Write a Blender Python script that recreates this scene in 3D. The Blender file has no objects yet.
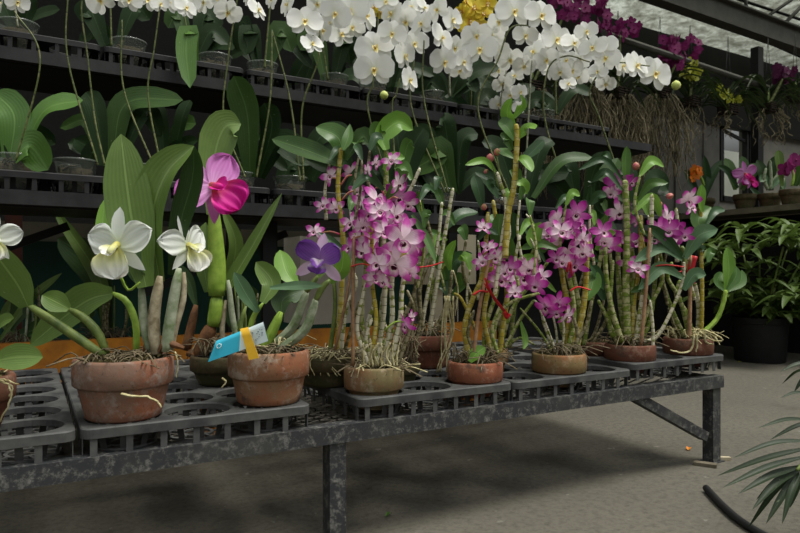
import bpy, math, random
from mathutils import Vector, Matrix
random.seed(7)
RND = random.Random(11)
PI = math.pi
sc = bpy.context.scene
COL = sc.collection

# ------------------------------------------------------------------ camera frame
# world X runs along the bench, world Y runs back from its front rail, the lens stands at the origin 0.7 m up
TH = math.radians(59.9)
FW = Vector((math.cos(TH), math.sin(TH), 0)); RT = Vector((math.sin(TH), -math.cos(TH), 0)); UP = Vector((0, 0, 1))
CAMP = Vector((0, 0, 0.7)); FPX = 640.0; HY = 274.0
def P(px, py, D): return CAMP + FW*D + RT*((px-400)/FPX*D) + UP*((HY-py)/FPX*D)
def DY(px, Y): return Y/(FW.y + RT.y*(px-400)/FPX)
def PY(px, py, Y): return P(px, py, DY(px, Y))
def PZ(px, py, Z): return P(px, py, (CAMP.z-Z)*FPX/(py-HY))
TOCAM = -FW

# ------------------------------------------------------------------ mesh building
class MB:
    def __init__(s): s.v = []; s.f = []; s.uv = []; s.mi = []
    def add(s, vs, fs, uvs=None, mi=0):
        o = len(s.v); s.v += [tuple(v) for v in vs]
        for f in fs:
            s.f.append(tuple(i+o for i in f)); s.mi.append(mi)
            s.uv.append([uvs[i] for i in f] if uvs else [(0, 0)]*len(f))
    def box(s, lo, hi, mi=0):
        x0, y0, z0 = lo; x1, y1, z1 = hi
        s.add([(x0,y0,z0),(x1,y0,z0),(x1,y1,z0),(x0,y1,z0),(x0,y0,z1),(x1,y0,z1),(x1,y1,z1),(x0,y1,z1)],
              [(0,3,2,1),(4,5,6,7),(0,1,5,4),(1,2,6,5),(2,3,7,6),(3,0,4,7)], mi=mi)
    def bar(s, a, b, w, h=None, mi=0):
        a = Vector(a); b = Vector(b); h = h or w; d = (b-a).normalized()
        up = Vector((0,0,1)) if abs(d.z) < .95 else Vector((0,1,0))
        x = d.cross(up).normalized(); y = x.cross(d)
        vs = [p + x*i*w/2 + y*j*h/2 for p in (a, b) for i, j in ((-1,-1),(1,-1),(1,1),(-1,1))]
        s.add(vs, [(3,2,1,0),(4,5,6,7),(0,1,5,4),(1,2,6,5),(2,3,7,6),(3,0,4,7)], mi=mi)
    def tube(s, pts, rad, seg=7, caps=True, mi=0, flat=1.0):
        n = len(pts); rr = rad if hasattr(rad, '__len__') else [rad]*n
        vs = []; uv = []; L = 0; x = None
        for i in range(n):
            t = (pts[min(i+1, n-1)] - pts[max(i-1, 0)]).normalized()
            if x is None:
                r = Vector((0,0,1)) if abs(t.z) < .9 else Vector((1,0,0))
                x = t.cross(r).normalized()
            x = (x - t*x.dot(t)).normalized(); y = t.cross(x)
            if i: L += (pts[i]-pts[i-1]).length
            for k in range(seg+1):
                a = 2*PI*k/seg
                vs.append(pts[i] + x*math.cos(a)*rr[i] + y*math.sin(a)*rr[i]*flat); uv.append((k/seg, L))
        m = seg+1; fs = []
        for i in range(n-1):
            for k in range(seg): fs.append((i*m+k, i*m+k+1, (i+1)*m+k+1, (i+1)*m+k))
        if caps:
            fs.append(tuple(range(seg-1, -1, -1))); fs.append(tuple((n-1)*m+k for k in range(seg)))
        s.add(vs, fs, uv, mi)
    def lathe(s, prof, c=(0,0,0), seg=40, mi=0, wob=0):
        m = seg; vs = []; uv = []
        for i, (r, z) in enumerate(prof):
            for k in range(m):
                a = 2*PI*k/m; q = r*(1+wob*math.sin(3*a+1))
                vs.append((c[0]+q*math.cos(a), c[1]+q*math.sin(a), c[2]+z)); uv.append((k/m, z))
        fs = []
        for i in range(len(prof)-1):
            for k in range(m): fs.append((i*m+k, i*m+(k+1)%m, (i+1)*m+(k+1)%m, (i+1)*m+k))
        s.add(vs, fs, uv, mi)
    def sheet(s, rows, uvr=None, mi=0):
        n = len(rows); m = len(rows[0]); vs = [p for r in rows for p in r]
        uv = [(j/(m-1), i/(n-1)) for i in range(n) for j in range(m)]
        s.add(vs, [(i*m+j, i*m+j+1, (i+1)*m+j+1, (i+1)*m+j) for i in range(n-1) for j in range(m-1)], uv, mi)
    def blob(s, c, r, mi=0, n=6, m=8, sq=(1,1,1), jit=0):
        rows = []
        for i in range(n+1):
            a = PI*i/n; rows.append([Vector((c[0]+r*sq[0]*math.sin(a)*math.cos(2*PI*j/m), c[1]+r*sq[1]*math.sin(a)*math.sin(2*PI*j/m), c[2]-r*sq[2]*math.cos(a))) for j in range(m+1)])
        s.sheet(rows, mi=mi)
    def mesh(s, name, mats, smooth=True):
        me = bpy.data.meshes.new(name); me.from_pydata(s.v, [], s.f)
        ul = me.uv_layers.new(name='UVMap')
        flat = [c for f in s.uv for u in f for c in u]
        ul.data.foreach_set('uv', flat)
        for m in (mats if isinstance(mats, (list, tuple)) else [mats]): me.materials.append(m)
        me.polygons.foreach_set('material_index', s.mi)
        me.polygons.foreach_set('use_smooth', [smooth]*len(s.f))
        me.update(); return me

def tag(o, label=None, cat=None, group=None, kind=None):
    if label: o['label'] = label
    if cat: o['category'] = cat
    if group: o['group'] = group
    if kind: o['kind'] = kind
    return o
def obj(name, mb, mats, parent=None, smooth=True, loc=None, sharp=None):
    """mb in world coordinates; parent is a thing at its own location without rotation"""
    off = Vector((0,0,0)); q = parent
    while q is not None: off += q.location; q = q.parent
    if loc is None and parent is None: loc = Vector((0,0,0))
    if loc is not None:
        off2 = Vector(loc)
    else: off2 = off
    mb.v = [(v[0]-off2.x, v[1]-off2.y, v[2]-off2.z) for v in mb.v]
    me = mb.mesh(name, mats, smooth)
    o = bpy.data.objects.new(name, me); COL.objects.link(o)
    if parent: o.parent = parent
    o.location = off2 - off
    if sharp:
        try: me.set_sharp_from_angle(angle=math.radians(sharp))
        except Exception: pass
    return o
def empty(name, loc, label, cat, group=None):
    o = bpy.data.objects.new(name, None); o.empty_display_size = .05; COL.objects.link(o); o.location = loc
    return tag(o, label, cat, group)

def spline(pts, n):
    """Catmull-Rom through the points"""
    p = [pts[0]*2-pts[1]] + list(pts) + [pts[-1]*2-pts[-2]]
    out = []; segs = len(pts)-1
    for i in range(n+1):
        u = i/n*segs; k = min(int(u), segs-1); t = u-k
        a, b, c, d = p[k], p[k+1], p[k+2], p[k+3]
        out.append(.5*((2*b)+(c-a)*t+(2*a-5*b+4*c-d)*t*t+(3*b-a-3*c+d)*t*t*t))
    return out

# ------------------------------------------------------------------ materials
def lin(c):
    return tuple((x/255/12.92 if x/255 <= .04045 else ((x/255+.055)/1.055)**2.4) for x in c) + (1,)
class N:
    def __init__(s, name):
        s.m = bpy.data.materials.new(name); s.m.use_nodes = True; s.t = s.m.node_tree; s.n = s.t.nodes
        s.b = s.n['Principled BSDF']; s.out = s.n['Material Output']
    def new(s, k, **kw):
        x = s.n.new(k)
        for a, b in kw.items(): setattr(x, a, b)
        return x
    def link(s, a, b): s.t.links.new(a, b)
    def coord(s, k='Object'): return s.new('ShaderNodeTexCoord').outputs[k]
    def noise(s, scale, detail=4, vec=None, rough=.6):
        x = s.new('ShaderNodeTexNoise'); x.inputs['Scale'].default_value = scale; x.inputs['Detail'].default_value = detail
        x.inputs['Roughness'].default_value = rough
        s.link(vec if vec is not None else s.coord(), x.inputs['Vector']); return x.outputs['Fac']
    def ramp(s, fac, stops, interp='LINEAR'):
        r = s.new('ShaderNodeValToRGB'); e = r.color_ramp; e.interpolation = interp
        while len(e.elements) < len(stops): e.elements.new(.5)
        for k, (p, c) in enumerate(stops):
            e.elements[k].position = p; e.elements[k].color = c if len(c) == 4 else lin(c)
        s.link(fac, r.inputs['Fac']); return r.outputs['Color']
    def mix(s, f, a, b, mode='MIX'):
        x = s.new('ShaderNodeMix', data_type='RGBA', blend_type=mode)
        for i, v in ((0, f), (6, a), (7, b)):
            if isinstance(v, (int, float)): x.inputs[i].default_value = v
            elif isinstance(v, tuple): x.inputs[i].default_value = v if len(v) == 4 else lin(v)
            else: s.link(v, x.inputs[i])
        return x.outputs[2]
    def math(s, op, a, b=0.0, c=None):
        x = s.new('ShaderNodeMath', operation=op)
        for i, v in enumerate((a, b) if c is None else (a, b, c)):
            if isinstance(v, (int, float)): x.inputs[i].default_value = v
            else: s.link(v, x.inputs[i])
        return x.outputs[0]
    def sepuv(s):
        x = s.new('ShaderNodeSeparateXYZ'); s.link(s.coord('UV'), x.inputs[0]); return x.outputs[0], x.outputs[1]
    def objrand(s): return s.new('ShaderNodeObjectInfo').outputs['Random']
    def bump(s, h, strength=.3, dist=.01):
        x = s.new('ShaderNodeBump'); x.inputs['Strength'].default_value = strength; x.inputs['Distance'].default_value = dist
        s.link(h, x.inputs['Height']); s.link(x.outputs[0], s.b.inputs['Normal'])
    def col(s, c, rough=.6, spec=.4):
        if isinstance(c, tuple): s.b.inputs['Base Color'].default_value = lin(c) if len(c) == 3 else c
        else: s.link(c, s.b.inputs['Base Color'])
        s.b.inputs['Roughness'].default_value = rough; s.b.inputs['Specular IOR Level'].default_value = spec
    def translucent(s, c, f):
        t = s.new('ShaderNodeBsdfTranslucent'); mx = s.new('ShaderNodeMixShader'); mx.inputs[0].default_value = f
        if isinstance(c, tuple): t.inputs[0].default_value = lin(c) if len(c) == 3 else c
        else: s.link(c, t.inputs[0])
        s.link(s.b.outputs[0], mx.inputs[1]); s.link(t.outputs[0], mx.inputs[2]); s.link(mx.outputs[0], s.out.inputs['Surface'])

def m_leaf(name, lo, hi, rough=.42, trans=.18, rib=None, spec=.35):
    s = N(name); u, v = s.sepuv()
    nz = s.noise(9, 5); c = s.mix(nz, lo, hi)
    r = s.objrand(); c = s.mix(s.math('MULTIPLY', r, .35), c, lo)
    d = s.math('ABSOLUTE', s.math('SUBTRACT', u, .5))
    ribf = s.math('LESS_THAN', d, .025)
    c = s.mix(s.math('MULTIPLY', ribf, .3), c, rib or tuple(min(255, x+35) for x in hi))
    st = s.math('SINE', s.math('MULTIPLY', u, 70.0)); c = s.mix(s.math('MULTIPLY', s.math('ADD', st, 1.0), .03), c, (20, 35, 12))
    sp = s.ramp(s.noise(120, 2), [(.70, (0,0,0)), (.76, (255,255,255))]); c = s.mix(s.math('MULTIPLY', sp, .35), c, (150, 165, 120))
    s.col(c, rough, spec); s.bump(s.math('ADD', s.math('MULTIPLY', st, .3), s.noise(18, 3)), .12, .004); s.translucent(c, trans); return s.m
def m_petal(name, stops, trans=.3, vein=None, rough=.55):
    s = N(name); u, v = s.sepuv()
    f = s.math('ADD', v, s.math('MULTIPLY', s.math('SUBTRACT', s.noise(5, 3), .5), .25))
    c = s.ramp(f, stops)
    if vein:
        w = s.math('SINE', s.math('MULTIPLY', u, 55.0)); c = s.mix(s.math('MULTIPLY', s.math('ADD', w, 1.0), .14), c, vein)
    s.col(c, rough, .25); s.translucent(c, trans); return s.m
def m_cane(name, base, sheath, ring, freq=42.0, amount=.5, rough=.5):
    """orchid cane: nodes at regular lengths with papery pale sheaths between"""
    s = N(name); u, v = s.sepuv()
    nz = s.noise(30, 4)
    f = s.math('FRACT', s.math('ADD', s.math('MULTIPLY', v, freq), s.math('MULTIPLY', s.objrand(), 7.0)))
    sh = s.ramp(s.math('ADD', s.math('MULTIPLY', f, .14), s.math('MULTIPLY', s.noise(46, 4), .96)), [(.64-amount*.3, (0,0,0)), (.70-amount*.3, (255,255,255))])
    c = s.mix(sh, s.mix(s.noise(60, 2), base, tuple(int(x*.72) for x in base)), s.mix(nz, sheath, tuple(int(x*.7) for x in sheath)))
    c = s.mix(s.math('LESS_THAN', f, .07), c, ring)
    s.col(c, rough, .35); s.bump(nz, .3, .002); return s.m
def m_plain(name, a, b, scale=20, rough=.7, bump=.2, dist=.004, spec=.3, metal=0):
    s = N(name); nz = s.noise(scale, 6); c = s.mix(s.ramp(nz, [(.35, (0,0,0)), (.65, (255,255,255))]), a, b); s.col(c, rough, spec)
    s.b.inputs['Metallic'].default_value = metal
    if bump: s.bump(nz, bump, dist)
    return s.m
def m_terracotta(name, body, stain, pale, amt=.55, off=0.0):
    s = N(name)
    mp = s.new('ShaderNodeMapping'); mp.inputs['Location'].default_value = (off, off*1.7, off*.6); s.link(s.coord(), mp.inputs[0]); v = mp.outputs[0]
    c = s.mix(s.noise(14, 6, v), body, tuple(int(x*.74) for x in body))
    c = s.mix(s.ramp(s.noise(6, 6, v, .7), [(amt-.10, (0,0,0)), (amt+.12, (255,255,255))]), c, stain)
    c = s.mix(s.math('MULTIPLY', s.ramp(s.noise(22, 8, v, .75), [(.52, (0,0,0)), (.64, (255,255,255))]), .6), c, pale)
    c = s.mix(s.math('MULTIPLY', s.ramp(s.noise(90, 3, v), [(.62, (0,0,0)), (.7, (255,255,255))]), .5), c, (45, 38, 32))
    c = s.mix(s.math('MULTIPLY', s.ramp(s.noise(7.3, 5, v, .65), [(.60, (0,0,0)), (.66, (255,255,255))]), .75), c, (66, 60, 54))
    s.col(c, .85, .2); s.bump(s.noise(60, 6, v), .35, .004); return s.m

M = {}
M['cat'] = m_leaf('cattleya_leaf', (72, 98, 40), (122, 148, 74), .42, .2)
M['catd'] = m_leaf('cattleya_leaf_deep_green', (34, 56, 24), (58, 84, 38), .4, .12)
M['catp'] = m_leaf('cattleya_leaf_blue_green', (62, 96, 66), (112, 142, 100), .45, .15)
M['bright'] = m_leaf('young_leaf', (84, 128, 40), (132, 172, 70), .4, .28)
M['den'] = m_leaf('dendrobium_leaf', (50, 84, 32), (92, 128, 54), .38, .2)
M['dend'] = m_leaf('dendrobium_leaf_deep_green', (30, 56, 26), (54, 86, 44), .36, .15)
M['phal'] = m_leaf('moth_orchid_leaf', (34, 60, 20), (64, 92, 36), .45, .12, spec=.22)
M['phald'] = m_leaf('moth_orchid_leaf_deep_green', (20, 40, 15), (38, 60, 24), .5, .1, spec=.18)
M['phalb'] = m_leaf('moth_orchid_leaf_light_green', (62, 98, 36), (92, 128, 54), .4, .15)
M['bush'] = m_leaf('broad_grass_leaf', (46, 70, 24), (104, 126, 56), .5, .25)
M['palm'] = m_leaf('palm_leaflet', (20, 34, 14), (38, 56, 24), .5, .15)
M['strap'] = m_leaf('strap_leaf', (34, 48, 26), (66, 82, 46), .5, .15)
M['bulb'] = m_plain('green_pseudobulb', (108, 140, 46), (150, 178, 74), 25, .4, .15)
M['bulbd'] = m_plain('olive_stalk', (70, 88, 40), (112, 126, 62), 30, .5, .2)
M['papery'] = m_plain('papery_sheath', (176, 166, 140), (116, 104, 78), 40, .8, .5)
M['greysheath'] = m_plain('grey_sheath', (158, 164, 142), (96, 112, 72), 35, .75, .4)
M['brownsheath'] = m_plain('brown_dry_sheath', (128, 88, 54), (72, 46, 28), 32, .7, .5)
M['caney'] = m_cane('yellow_cane', (176, 158, 50), (204, 190, 118), (98, 82, 36), 40, .3)
M['caneg'] = m_cane('green_cane', (122, 142, 48), (188, 186, 134), (66, 66, 30), 38, .35)
M['canew'] = m_cane('pale_sheathed_cane', (132, 142, 54), (218, 212, 184), (84, 80, 44), 44, .62)
M['caned'] = m_cane('old_brown_cane', (88, 84, 42), (146, 138, 106), (52, 44, 26), 46, .45)
M['stake'] = m_plain('bamboo_stake', (166, 132, 98), (128, 96, 70), 50, .7, .3)
M['root'] = m_plain('orchid_root', (196, 188, 146), (140, 128, 86), 60, .8, .3)
M['rootd'] = m_plain('old_orchid_root', (120, 108, 84), (78, 68, 50), 50, .85, .4)
M['rooth'] = m_plain('hanging_orchid_root', (132, 122, 96), (84, 78, 58), 30, .9, .4)
M['moss'] = m_plain('moss_and_bark', (82, 76, 40), (40, 30, 20), 60, .95, .8, .01)
M['bark'] = m_plain('dark_bark', (48, 34, 24), (22, 16, 12), 60, .95, .8, .01)
M['red'] = m_plain('red_plastic_ribbon', (196, 42, 46), (164, 30, 38), 40, .45, .1)
M['dpetal'] = m_petal('dendrobium_petal', [(0, (240, 232, 228)), (.5, (238, 214, 226)), (.72, (204, 92, 178)), (.95, (178, 36, 146))], .3, (190, 90, 165))
M['dpetalp'] = m_petal('dendrobium_petal_deep', [(0, (230, 200, 220)), (.35, (206, 112, 184)), (.75, (176, 48, 150)), (1, (148, 28, 124))], .3, (130, 30, 110))
M['dlip'] = m_petal('dendrobium_lip', [(0, (70, 8, 40)), (.36, (84, 10, 48)), (.44, (240, 226, 214)), (.62, (232, 190, 212)), (1, (180, 60, 152))], .2)
M['white'] = m_petal('white_moth_orchid_petal', [(0, (226, 230, 206)), (.3, (240, 240, 234)), (1, (244, 244, 240))], .35)
M['wlip'] = m_petal('moth_orchid_lip', [(0, (205, 150, 60)), (.35, (238, 214, 110)), (1, (248, 240, 210))], .2)
M['wcat'] = m_petal('white_cattleya_petal', [(0, (214, 222, 186)), (.35, (232, 236, 226)), (1, (240, 242, 238))], .35, (205, 215, 205))
M['wclip'] = m_petal('white_cattleya_lip', [(0, (214, 206, 110)), (.4, (224, 226, 170)), (.7, (238, 238, 226)), (1, (242, 242, 238))], .3)
M['mcat'] = m_petal('pink_cattleya_petal', [(0, (230, 178, 224)), (.5, (220, 146, 212)), (1, (212, 120, 200))], .3, (190, 80, 170))
M['mclip'] = m_petal('magenta_cattleya_lip', [(0, (200, 120, 60)), (.2, (214, 70, 120)), (.45, (204, 26, 140)), (1, (196, 20, 134))], .2)
M['pcat'] = m_petal('violet_cattleya_petal', [(0, (170, 130, 190)), (.4, (130, 84, 166)), (1, (104, 56, 146))], .25, (64, 26, 104))
M['psep'] = m_petal('pale_lilac_sepal', [(0, (190, 160, 196)), (.5, (214, 190, 212)), (1, (196, 160, 192))], .25, (160, 110, 160))
M['pclip'] = m_petal('violet_cattleya_lip', [(0, (236, 226, 216)), (.4, (210, 190, 216)), (.6, (126, 76, 160)), (1, (96, 48, 138))], .2)
M['ypet'] = m_petal('yellow_moth_orchid_petal', [(0, (176, 90, 60)), (.3, (214, 186, 50)), (1, (222, 204, 70))], .3)
M['purp'] = m_petal('purple_vanda_petal', [(0, (140, 44, 104)), (1, (110, 20, 84))], .25)
M['purpd'] = m_petal('plum_vanda_petal', [(0, (92, 30, 70)), (1, (70, 16, 58))], .25)
M['ylg'] = m_petal('lime_yellow_petal', [(0, (150, 150, 40)), (1, (170, 176, 60))], .25)
M['orange'] = m_petal('orange_petal', [(0, (230, 150, 40)), (1, (232, 104, 26))], .25)
M['bud'] = m_plain('green_bud', (176, 190, 90), (206, 214, 130), 30, .5, .05)
M['budp'] = m_plain('pink_bud', (196, 70, 110), (150, 130, 70), 60, .5, .05)
M['spike'] = m_cane('green_flower_spike', (92, 104, 50), (128, 130, 82), (58, 62, 34), 14, .2)
M['spikep'] = m_cane('weathered_flower_stake', (128, 132, 104), (168, 170, 146), (84, 86, 60), 16, .4)
M['tray'] = m_plain('dusty_black_plastic', (80, 80, 78), (46, 47, 48), 14, .62, .15, .002, .4)
M['trayd'] = m_plain('shaded_black_plastic', (32, 32, 33), (18, 18, 19), 14, .6, .15, .002, .35)  # same plastic as the bench trays, darkened to paint in the rack's shade
M['metal'] = None
s = N('scuffed_black_paint'); nz = s.noise(48, 8, rough=.8)
c = s.mix(s.ramp(nz, [(.50, (0,0,0)), (.68, (255,255,255))]), (40, 42, 44), (120, 118, 112)); c = s.mix(s.ramp(s.noise(7, 4), [(.45, (0,0,0)), (.7, (200,200,200))]), c, (64, 64, 60))
s.col(c, .6, .4); s.bump(nz, .25, .003); M['metal'] = s.m
M['dark'] = m_plain('flat_black_paint', (26, 26, 27), (16, 16, 16), 12, .6, .1)
M['rack'] = m_plain('worn_black_rack_paint', (40, 40, 41), (24, 24, 25), 16, .6, .15)
M['mesh'] = m_plain('dusty_steel_mesh', (92, 88, 80), (56, 54, 50), 40, .7, .2)
M['terraA'] = m_terracotta('terracotta_greyed', (158, 92, 62), (116, 92, 78), (146, 138, 130), .45, 1.0)
M['terraB'] = m_terracotta('terracotta_mottled', (156, 96, 66), (126, 100, 76), (170, 160, 146), .46, 5.3)
M['terraC'] = m_terracotta('terracotta_mossy', (160, 112, 82), (116, 104, 72), (168, 156, 134), .42, 9.1)
M['terraD'] = m_terracotta('terracotta_orange', (146, 88, 64), (146, 96, 72), (176, 150, 130), .58, 13.7)
M['terraE'] = m_terracotta('terracotta_olive_stained', (146, 94, 62), (112, 100, 66), (160, 140, 112), .47, 17.1)
M['terraF'] = m_terracotta('terracotta_brown', (112, 66, 50), (96, 66, 50), (140, 116, 100), .52, 21.9)
M['terraK'] = m_terracotta('terracotta_dark_mossy', (92, 70, 50), (58, 58, 36), (96, 88, 66), .45, 25.2)
s = N('clear_plastic_cup'); s.col((120, 126, 118), .15, .6); s.b.inputs['Transmission Weight'].default_value = .0; s.b.inputs['Alpha'].default_value = .38; M['cup'] = s.m
# ------------------------------------------------------------------ leaves, canes, flowers
PROF = {
 'phal':  [(0,.42),(.1,.5),(.3,.82),(.55,1),(.78,.94),(.92,.66),(.98,.32),(1,.02)],
 'cat':   [(0,.34),(.12,.5),(.3,.8),(.5,1),(.7,.96),(.86,.7),(.95,.38),(1,.02)],
 'lance': [(0,.3),(.1,.55),(.3,.92),(.45,1),(.65,.86),(.85,.48),(.95,.2),(1,.01)],
 'strap': [(0,.8),(.2,1),(.6,.95),(.85,.6),(1,.03)],
 'petal': [(0,.2),(.15,.5),(.4,.92),(.6,1),(.8,.82),(.93,.45),(1,.04)],
 'round': [(0,.12),(.12,.42),(.3,.86),(.5,1),(.7,1),(.85,.84),(.95,.52),(1,.1)],
}
def prof(k, t):
    p = PROF[k]
    for (a, x), (b, y) in zip(p, p[1:]):
        if t <= b:
            u = (t-a)/(b-a); return x+(y-x)*u
    return p[-1][1]
def leaf_rows(pts, w, face, kind='cat', n=14, m=7, fold=.28, arch=0.0, twist=0.0):
    c = spline(pts, n) if len(pts) > 2 else [pts[0].lerp(pts[1], i/n) for i in range(n+1)]
    rows = []; ph = RND.random()*6
    for i in range(n+1):
        t = i/n; T = (c[min(i+1, n)]-c[max(i-1, 0)]).normalized()
        S = T.cross(face)
        if S.length < .05: S = T.cross(UP+RT*.3)
        S.normalize(); Nn = S.cross(T).normalized()
        if twist: S, Nn = S*math.cos(twist*t)+Nn*math.sin(twist*t), Nn*math.cos(twist*t)-S*math.sin(twist*t)
        hw = w/2*prof(kind, t)
        row = []
        for j in range(m):
            q = 2*j/(m-1)-1
            row.append(c[i]+S*(q*hw)+Nn*(abs(q)**1.3*fold*hw + arch*w*(q*q) + .05*hw*math.sin(5*t+ph+q)))
        rows.append(row)
    return rows

def petal(mb, L, W, ang, kind='petal', cup=0.0, fold=0.0, ruffle=0.0, z0=0.0, n=7, m=7, tilt=0.0, mi=0, y0=0.0, ph=0.0, rf=6.0):
    ca, sa = math.cos(ang), math.sin(ang); rows = []
    for i in range(n+1):
        t = i/n; w = W/2*prof(kind, t); row = []
        for j in range(m):
            q = 2*j/(m-1)-1; x = q*w; y = y0+t*L*math.cos(tilt)
            z = z0 + t*L*math.sin(tilt) + cup*t*t*L + fold*q*q*w + ruffle*t*math.sin(q*rf+t*5+ph)*W*(abs(q)**.7)
            row.append(Vector((x*sa+y*ca, -x*ca+y*sa, z)))
        rows.append(row)
    mb.sheet(rows, mi=mi)
D2R = PI/180
FM = {}
def flower_mesh(name, builder, mats):
    FM[name] = []
    for v in range(3):
        RND2 = random.Random(v*13+5+len(name))
        a, b = MB(), MB(); builder(a, b, RND2)
        FM[name].append((a.mesh(name, mats[0]), b.mesh(name+'_lip', mats[1]) if b.v else None))
def b_den(a, l, r):
    j = lambda k: (r.random()-.5)*k
    petal(a, 1.05, .44, (90+j(20))*D2R, cup=-.1+j(.4), fold=.2)
    for s in (-1, 1): petal(a, 1.0, .42, (90+s*122+j(14))*D2R, cup=-.15+j(.3), fold=.15)
    for s in (-1, 1): petal(a, 1.05, .62, (90+s*62+j(18))*D2R, kind='petal', cup=.1+j(.5), ruffle=.07, z0=.03, fold=.15)
    # trumpet lip
    rows = []
    for i in range(8):
        t = i/7; rr = .06+.24*t**1.3; rows.append([Vector((rr*math.cos(2*PI*k/14), -.08-.14*t+rr*.9*math.sin(2*PI*k/14), .05+.45*t*(1-.35*t)+(.04*math.sin(k*2.2)*t))) for k in range(15)])
    l.sheet(rows)
def b_phal(a, l, r):
    j = lambda k: (r.random()-.5)*k
    petal(a, .95, .72, (90+j(8))*D2R, cup=-.05+j(.2), fold=.1, z0=-.02)
    for s in (-1, 1): petal(a, .92, .66, (90+s*132+j(8))*D2R, cup=-.1+j(.2), fold=.1, z0=-.02)
    for s in (-1, 1): petal(a, 1.05, 1.15, (90+s*76+j(10))*D2R, kind='round', cup=.02+j(.5), fold=.08+j(.2), z0=.03, ruffle=.02, m=9)
    for s in (-1, 1): petal(l, .26, .2, (90+s*80)*D2R, kind='round', tilt=.9, z0=.04, n=4, m=5)
    petal(l, .42, .2, -90*D2R, kind='lance', tilt=.55, z0=.04, n=5, m=5); l.blob((0, .03, .12), .07, n=4, m=6)
def b_vio(a, l, r):
    petal(a, 1.0, .40, 90*D2R, cup=-.2, fold=.3, z0=-.05)
    for s in (-1, 1): petal(a, 1.1, .42, (90+s*128)*D2R, cup=.0, fold=.2, z0=-.03)
    for s in (-1, 1): petal(a, .95, .8, (90+s*(48+r.random()*14))*D2R, kind='round', cup=.25+r.random()*.2, fold=.3, ruffle=.12, n=10, m=11, ph=r.random()*6)
    petal(l, .6, .7, -90*D2R, kind='round', tilt=.6, cup=-.2, fold=.5, ruffle=.17, z0=.05, n=10, m=11, ph=1)
    for s in (-1, 1): petal(l, .45, .4, (-90+s*48)*D2R, kind='round', tilt=1.0, fold=.35, ruffle=.1, z0=.06)
def b_cat(a, l, r):
    j = lambda k: (r.random()-.5)*k
    petal(a, 1.1, .44, (90+j(8))*D2R, kind='petal', cup=-.1, fold=.2, z0=-.03)
    for s in (-1, 1): petal(a, 1, .42, (90+s*136+j(8))*D2R, kind='lance', cup=-.15, fold=.2, z0=-.03)
    for s in (-1, 1): petal(a, 1.08, .92, (90+s*68+j(8))*D2R, kind='petal', cup=-.1+j(.3), fold=.12, ruffle=.10, n=12, m=17, ph=j(6), rf=10)
    petal(l, 1.05, 1.15, -90*D2R, kind='round', tilt=.5, cup=-.35, fold=.45, ruffle=.12, z0=.05, n=12, m=21, ph=1, rf=13)
    for s in (-1, 1): petal(l, .5, .42, (-90+s*38)*D2R, kind='round', tilt=1.0, fold=.35, ruffle=.1, z0=.06)
    l.tube([Vector((0, .05, .02)), Vector((0, -.1, .3)), Vector((0, -.2, .42))], [.1, .09, .07], 7)
flower_mesh('dendrobium_flower', b_den, (M['dpetal'], M['dlip']))
flower_mesh('deep_dendrobium_flower', b_den, (M['dpetalp'], M['dlip']))
flower_mesh('white_moth_orchid_flower', b_phal, (M['white'], M['wlip']))
flower_mesh('yellow_moth_orchid_flower', b_phal, (M['ypet'], M['wlip']))
flower_mesh('white_cattleya_flower', b_cat, (M['wcat'], M['wclip']))
flower_mesh('pink_cattleya_flower', b_cat, (M['mcat'], M['mclip']))
flower_mesh('violet_cattleya_flower', b_vio, (M['psep'], M['pclip']))
def b_simple(a, l, r):
    for k in range(5): petal(a, 1, .75, (90+72*k+(r.random()-.5)*16)*D2R, kind='round', cup=(r.random()-.3)*.3, n=5, m=5)
    a.tube([Vector((0,0,0)), Vector((0,-.1,.25))], [.14,.1], 6)
flower_mesh('purple_flower', b_simple, (M['purp'], M['purp']))
flower_mesh('plum_flower', b_simple, (M['purpd'], M['purpd']))
flower_mesh('lime_flower', b_simple, (M['ylg'], M['ylg']))
flower_mesh('orange_flower', b_simple, (M['orange'], M['orange']))
# violet cattleya: pale sepals, violet petals on the same mesh
for v, (me, lp) in enumerate(FM['violet_cattleya_flower']):
    me.materials.append(M['pcat']); n1 = 3*49
    for p in me.polygons:
        if p.index >= 3*42: p.material_index = 1

def place_flower(kind, parent, pos, r, yaw=0.0, pitch=0.0, roll=0.0, name='flower', lip=True):
    """yaw/pitch in degrees away from facing the walkway (+yaw turns to the right, +pitch up)"""
    me, lp = RND.choice(FM[kind])
    y, p = yaw*D2R, pitch*D2R
    z = (TOCAM*math.cos(y)+RT*math.sin(y))*math.cos(p)+UP*math.sin(p); z.normalize()
    u = (UP - z*UP.dot(z)).normalized(); x = u.cross(z)
    m = Matrix((x, u, z)).transposed() @ Matrix.Rotation(roll*D2R, 3, 'Z')
    o = bpy.data.objects.new(name, me); COL.objects.link(o); o.parent = parent
    o.location = pos-parent.location; o.rotation_euler = m.to_euler(); o.scale = (r, r, r)
    if lp and lip:
        l = bpy.data.objects.new('lip', lp); COL.objects.link(l); l.parent = o
    return o

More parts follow.
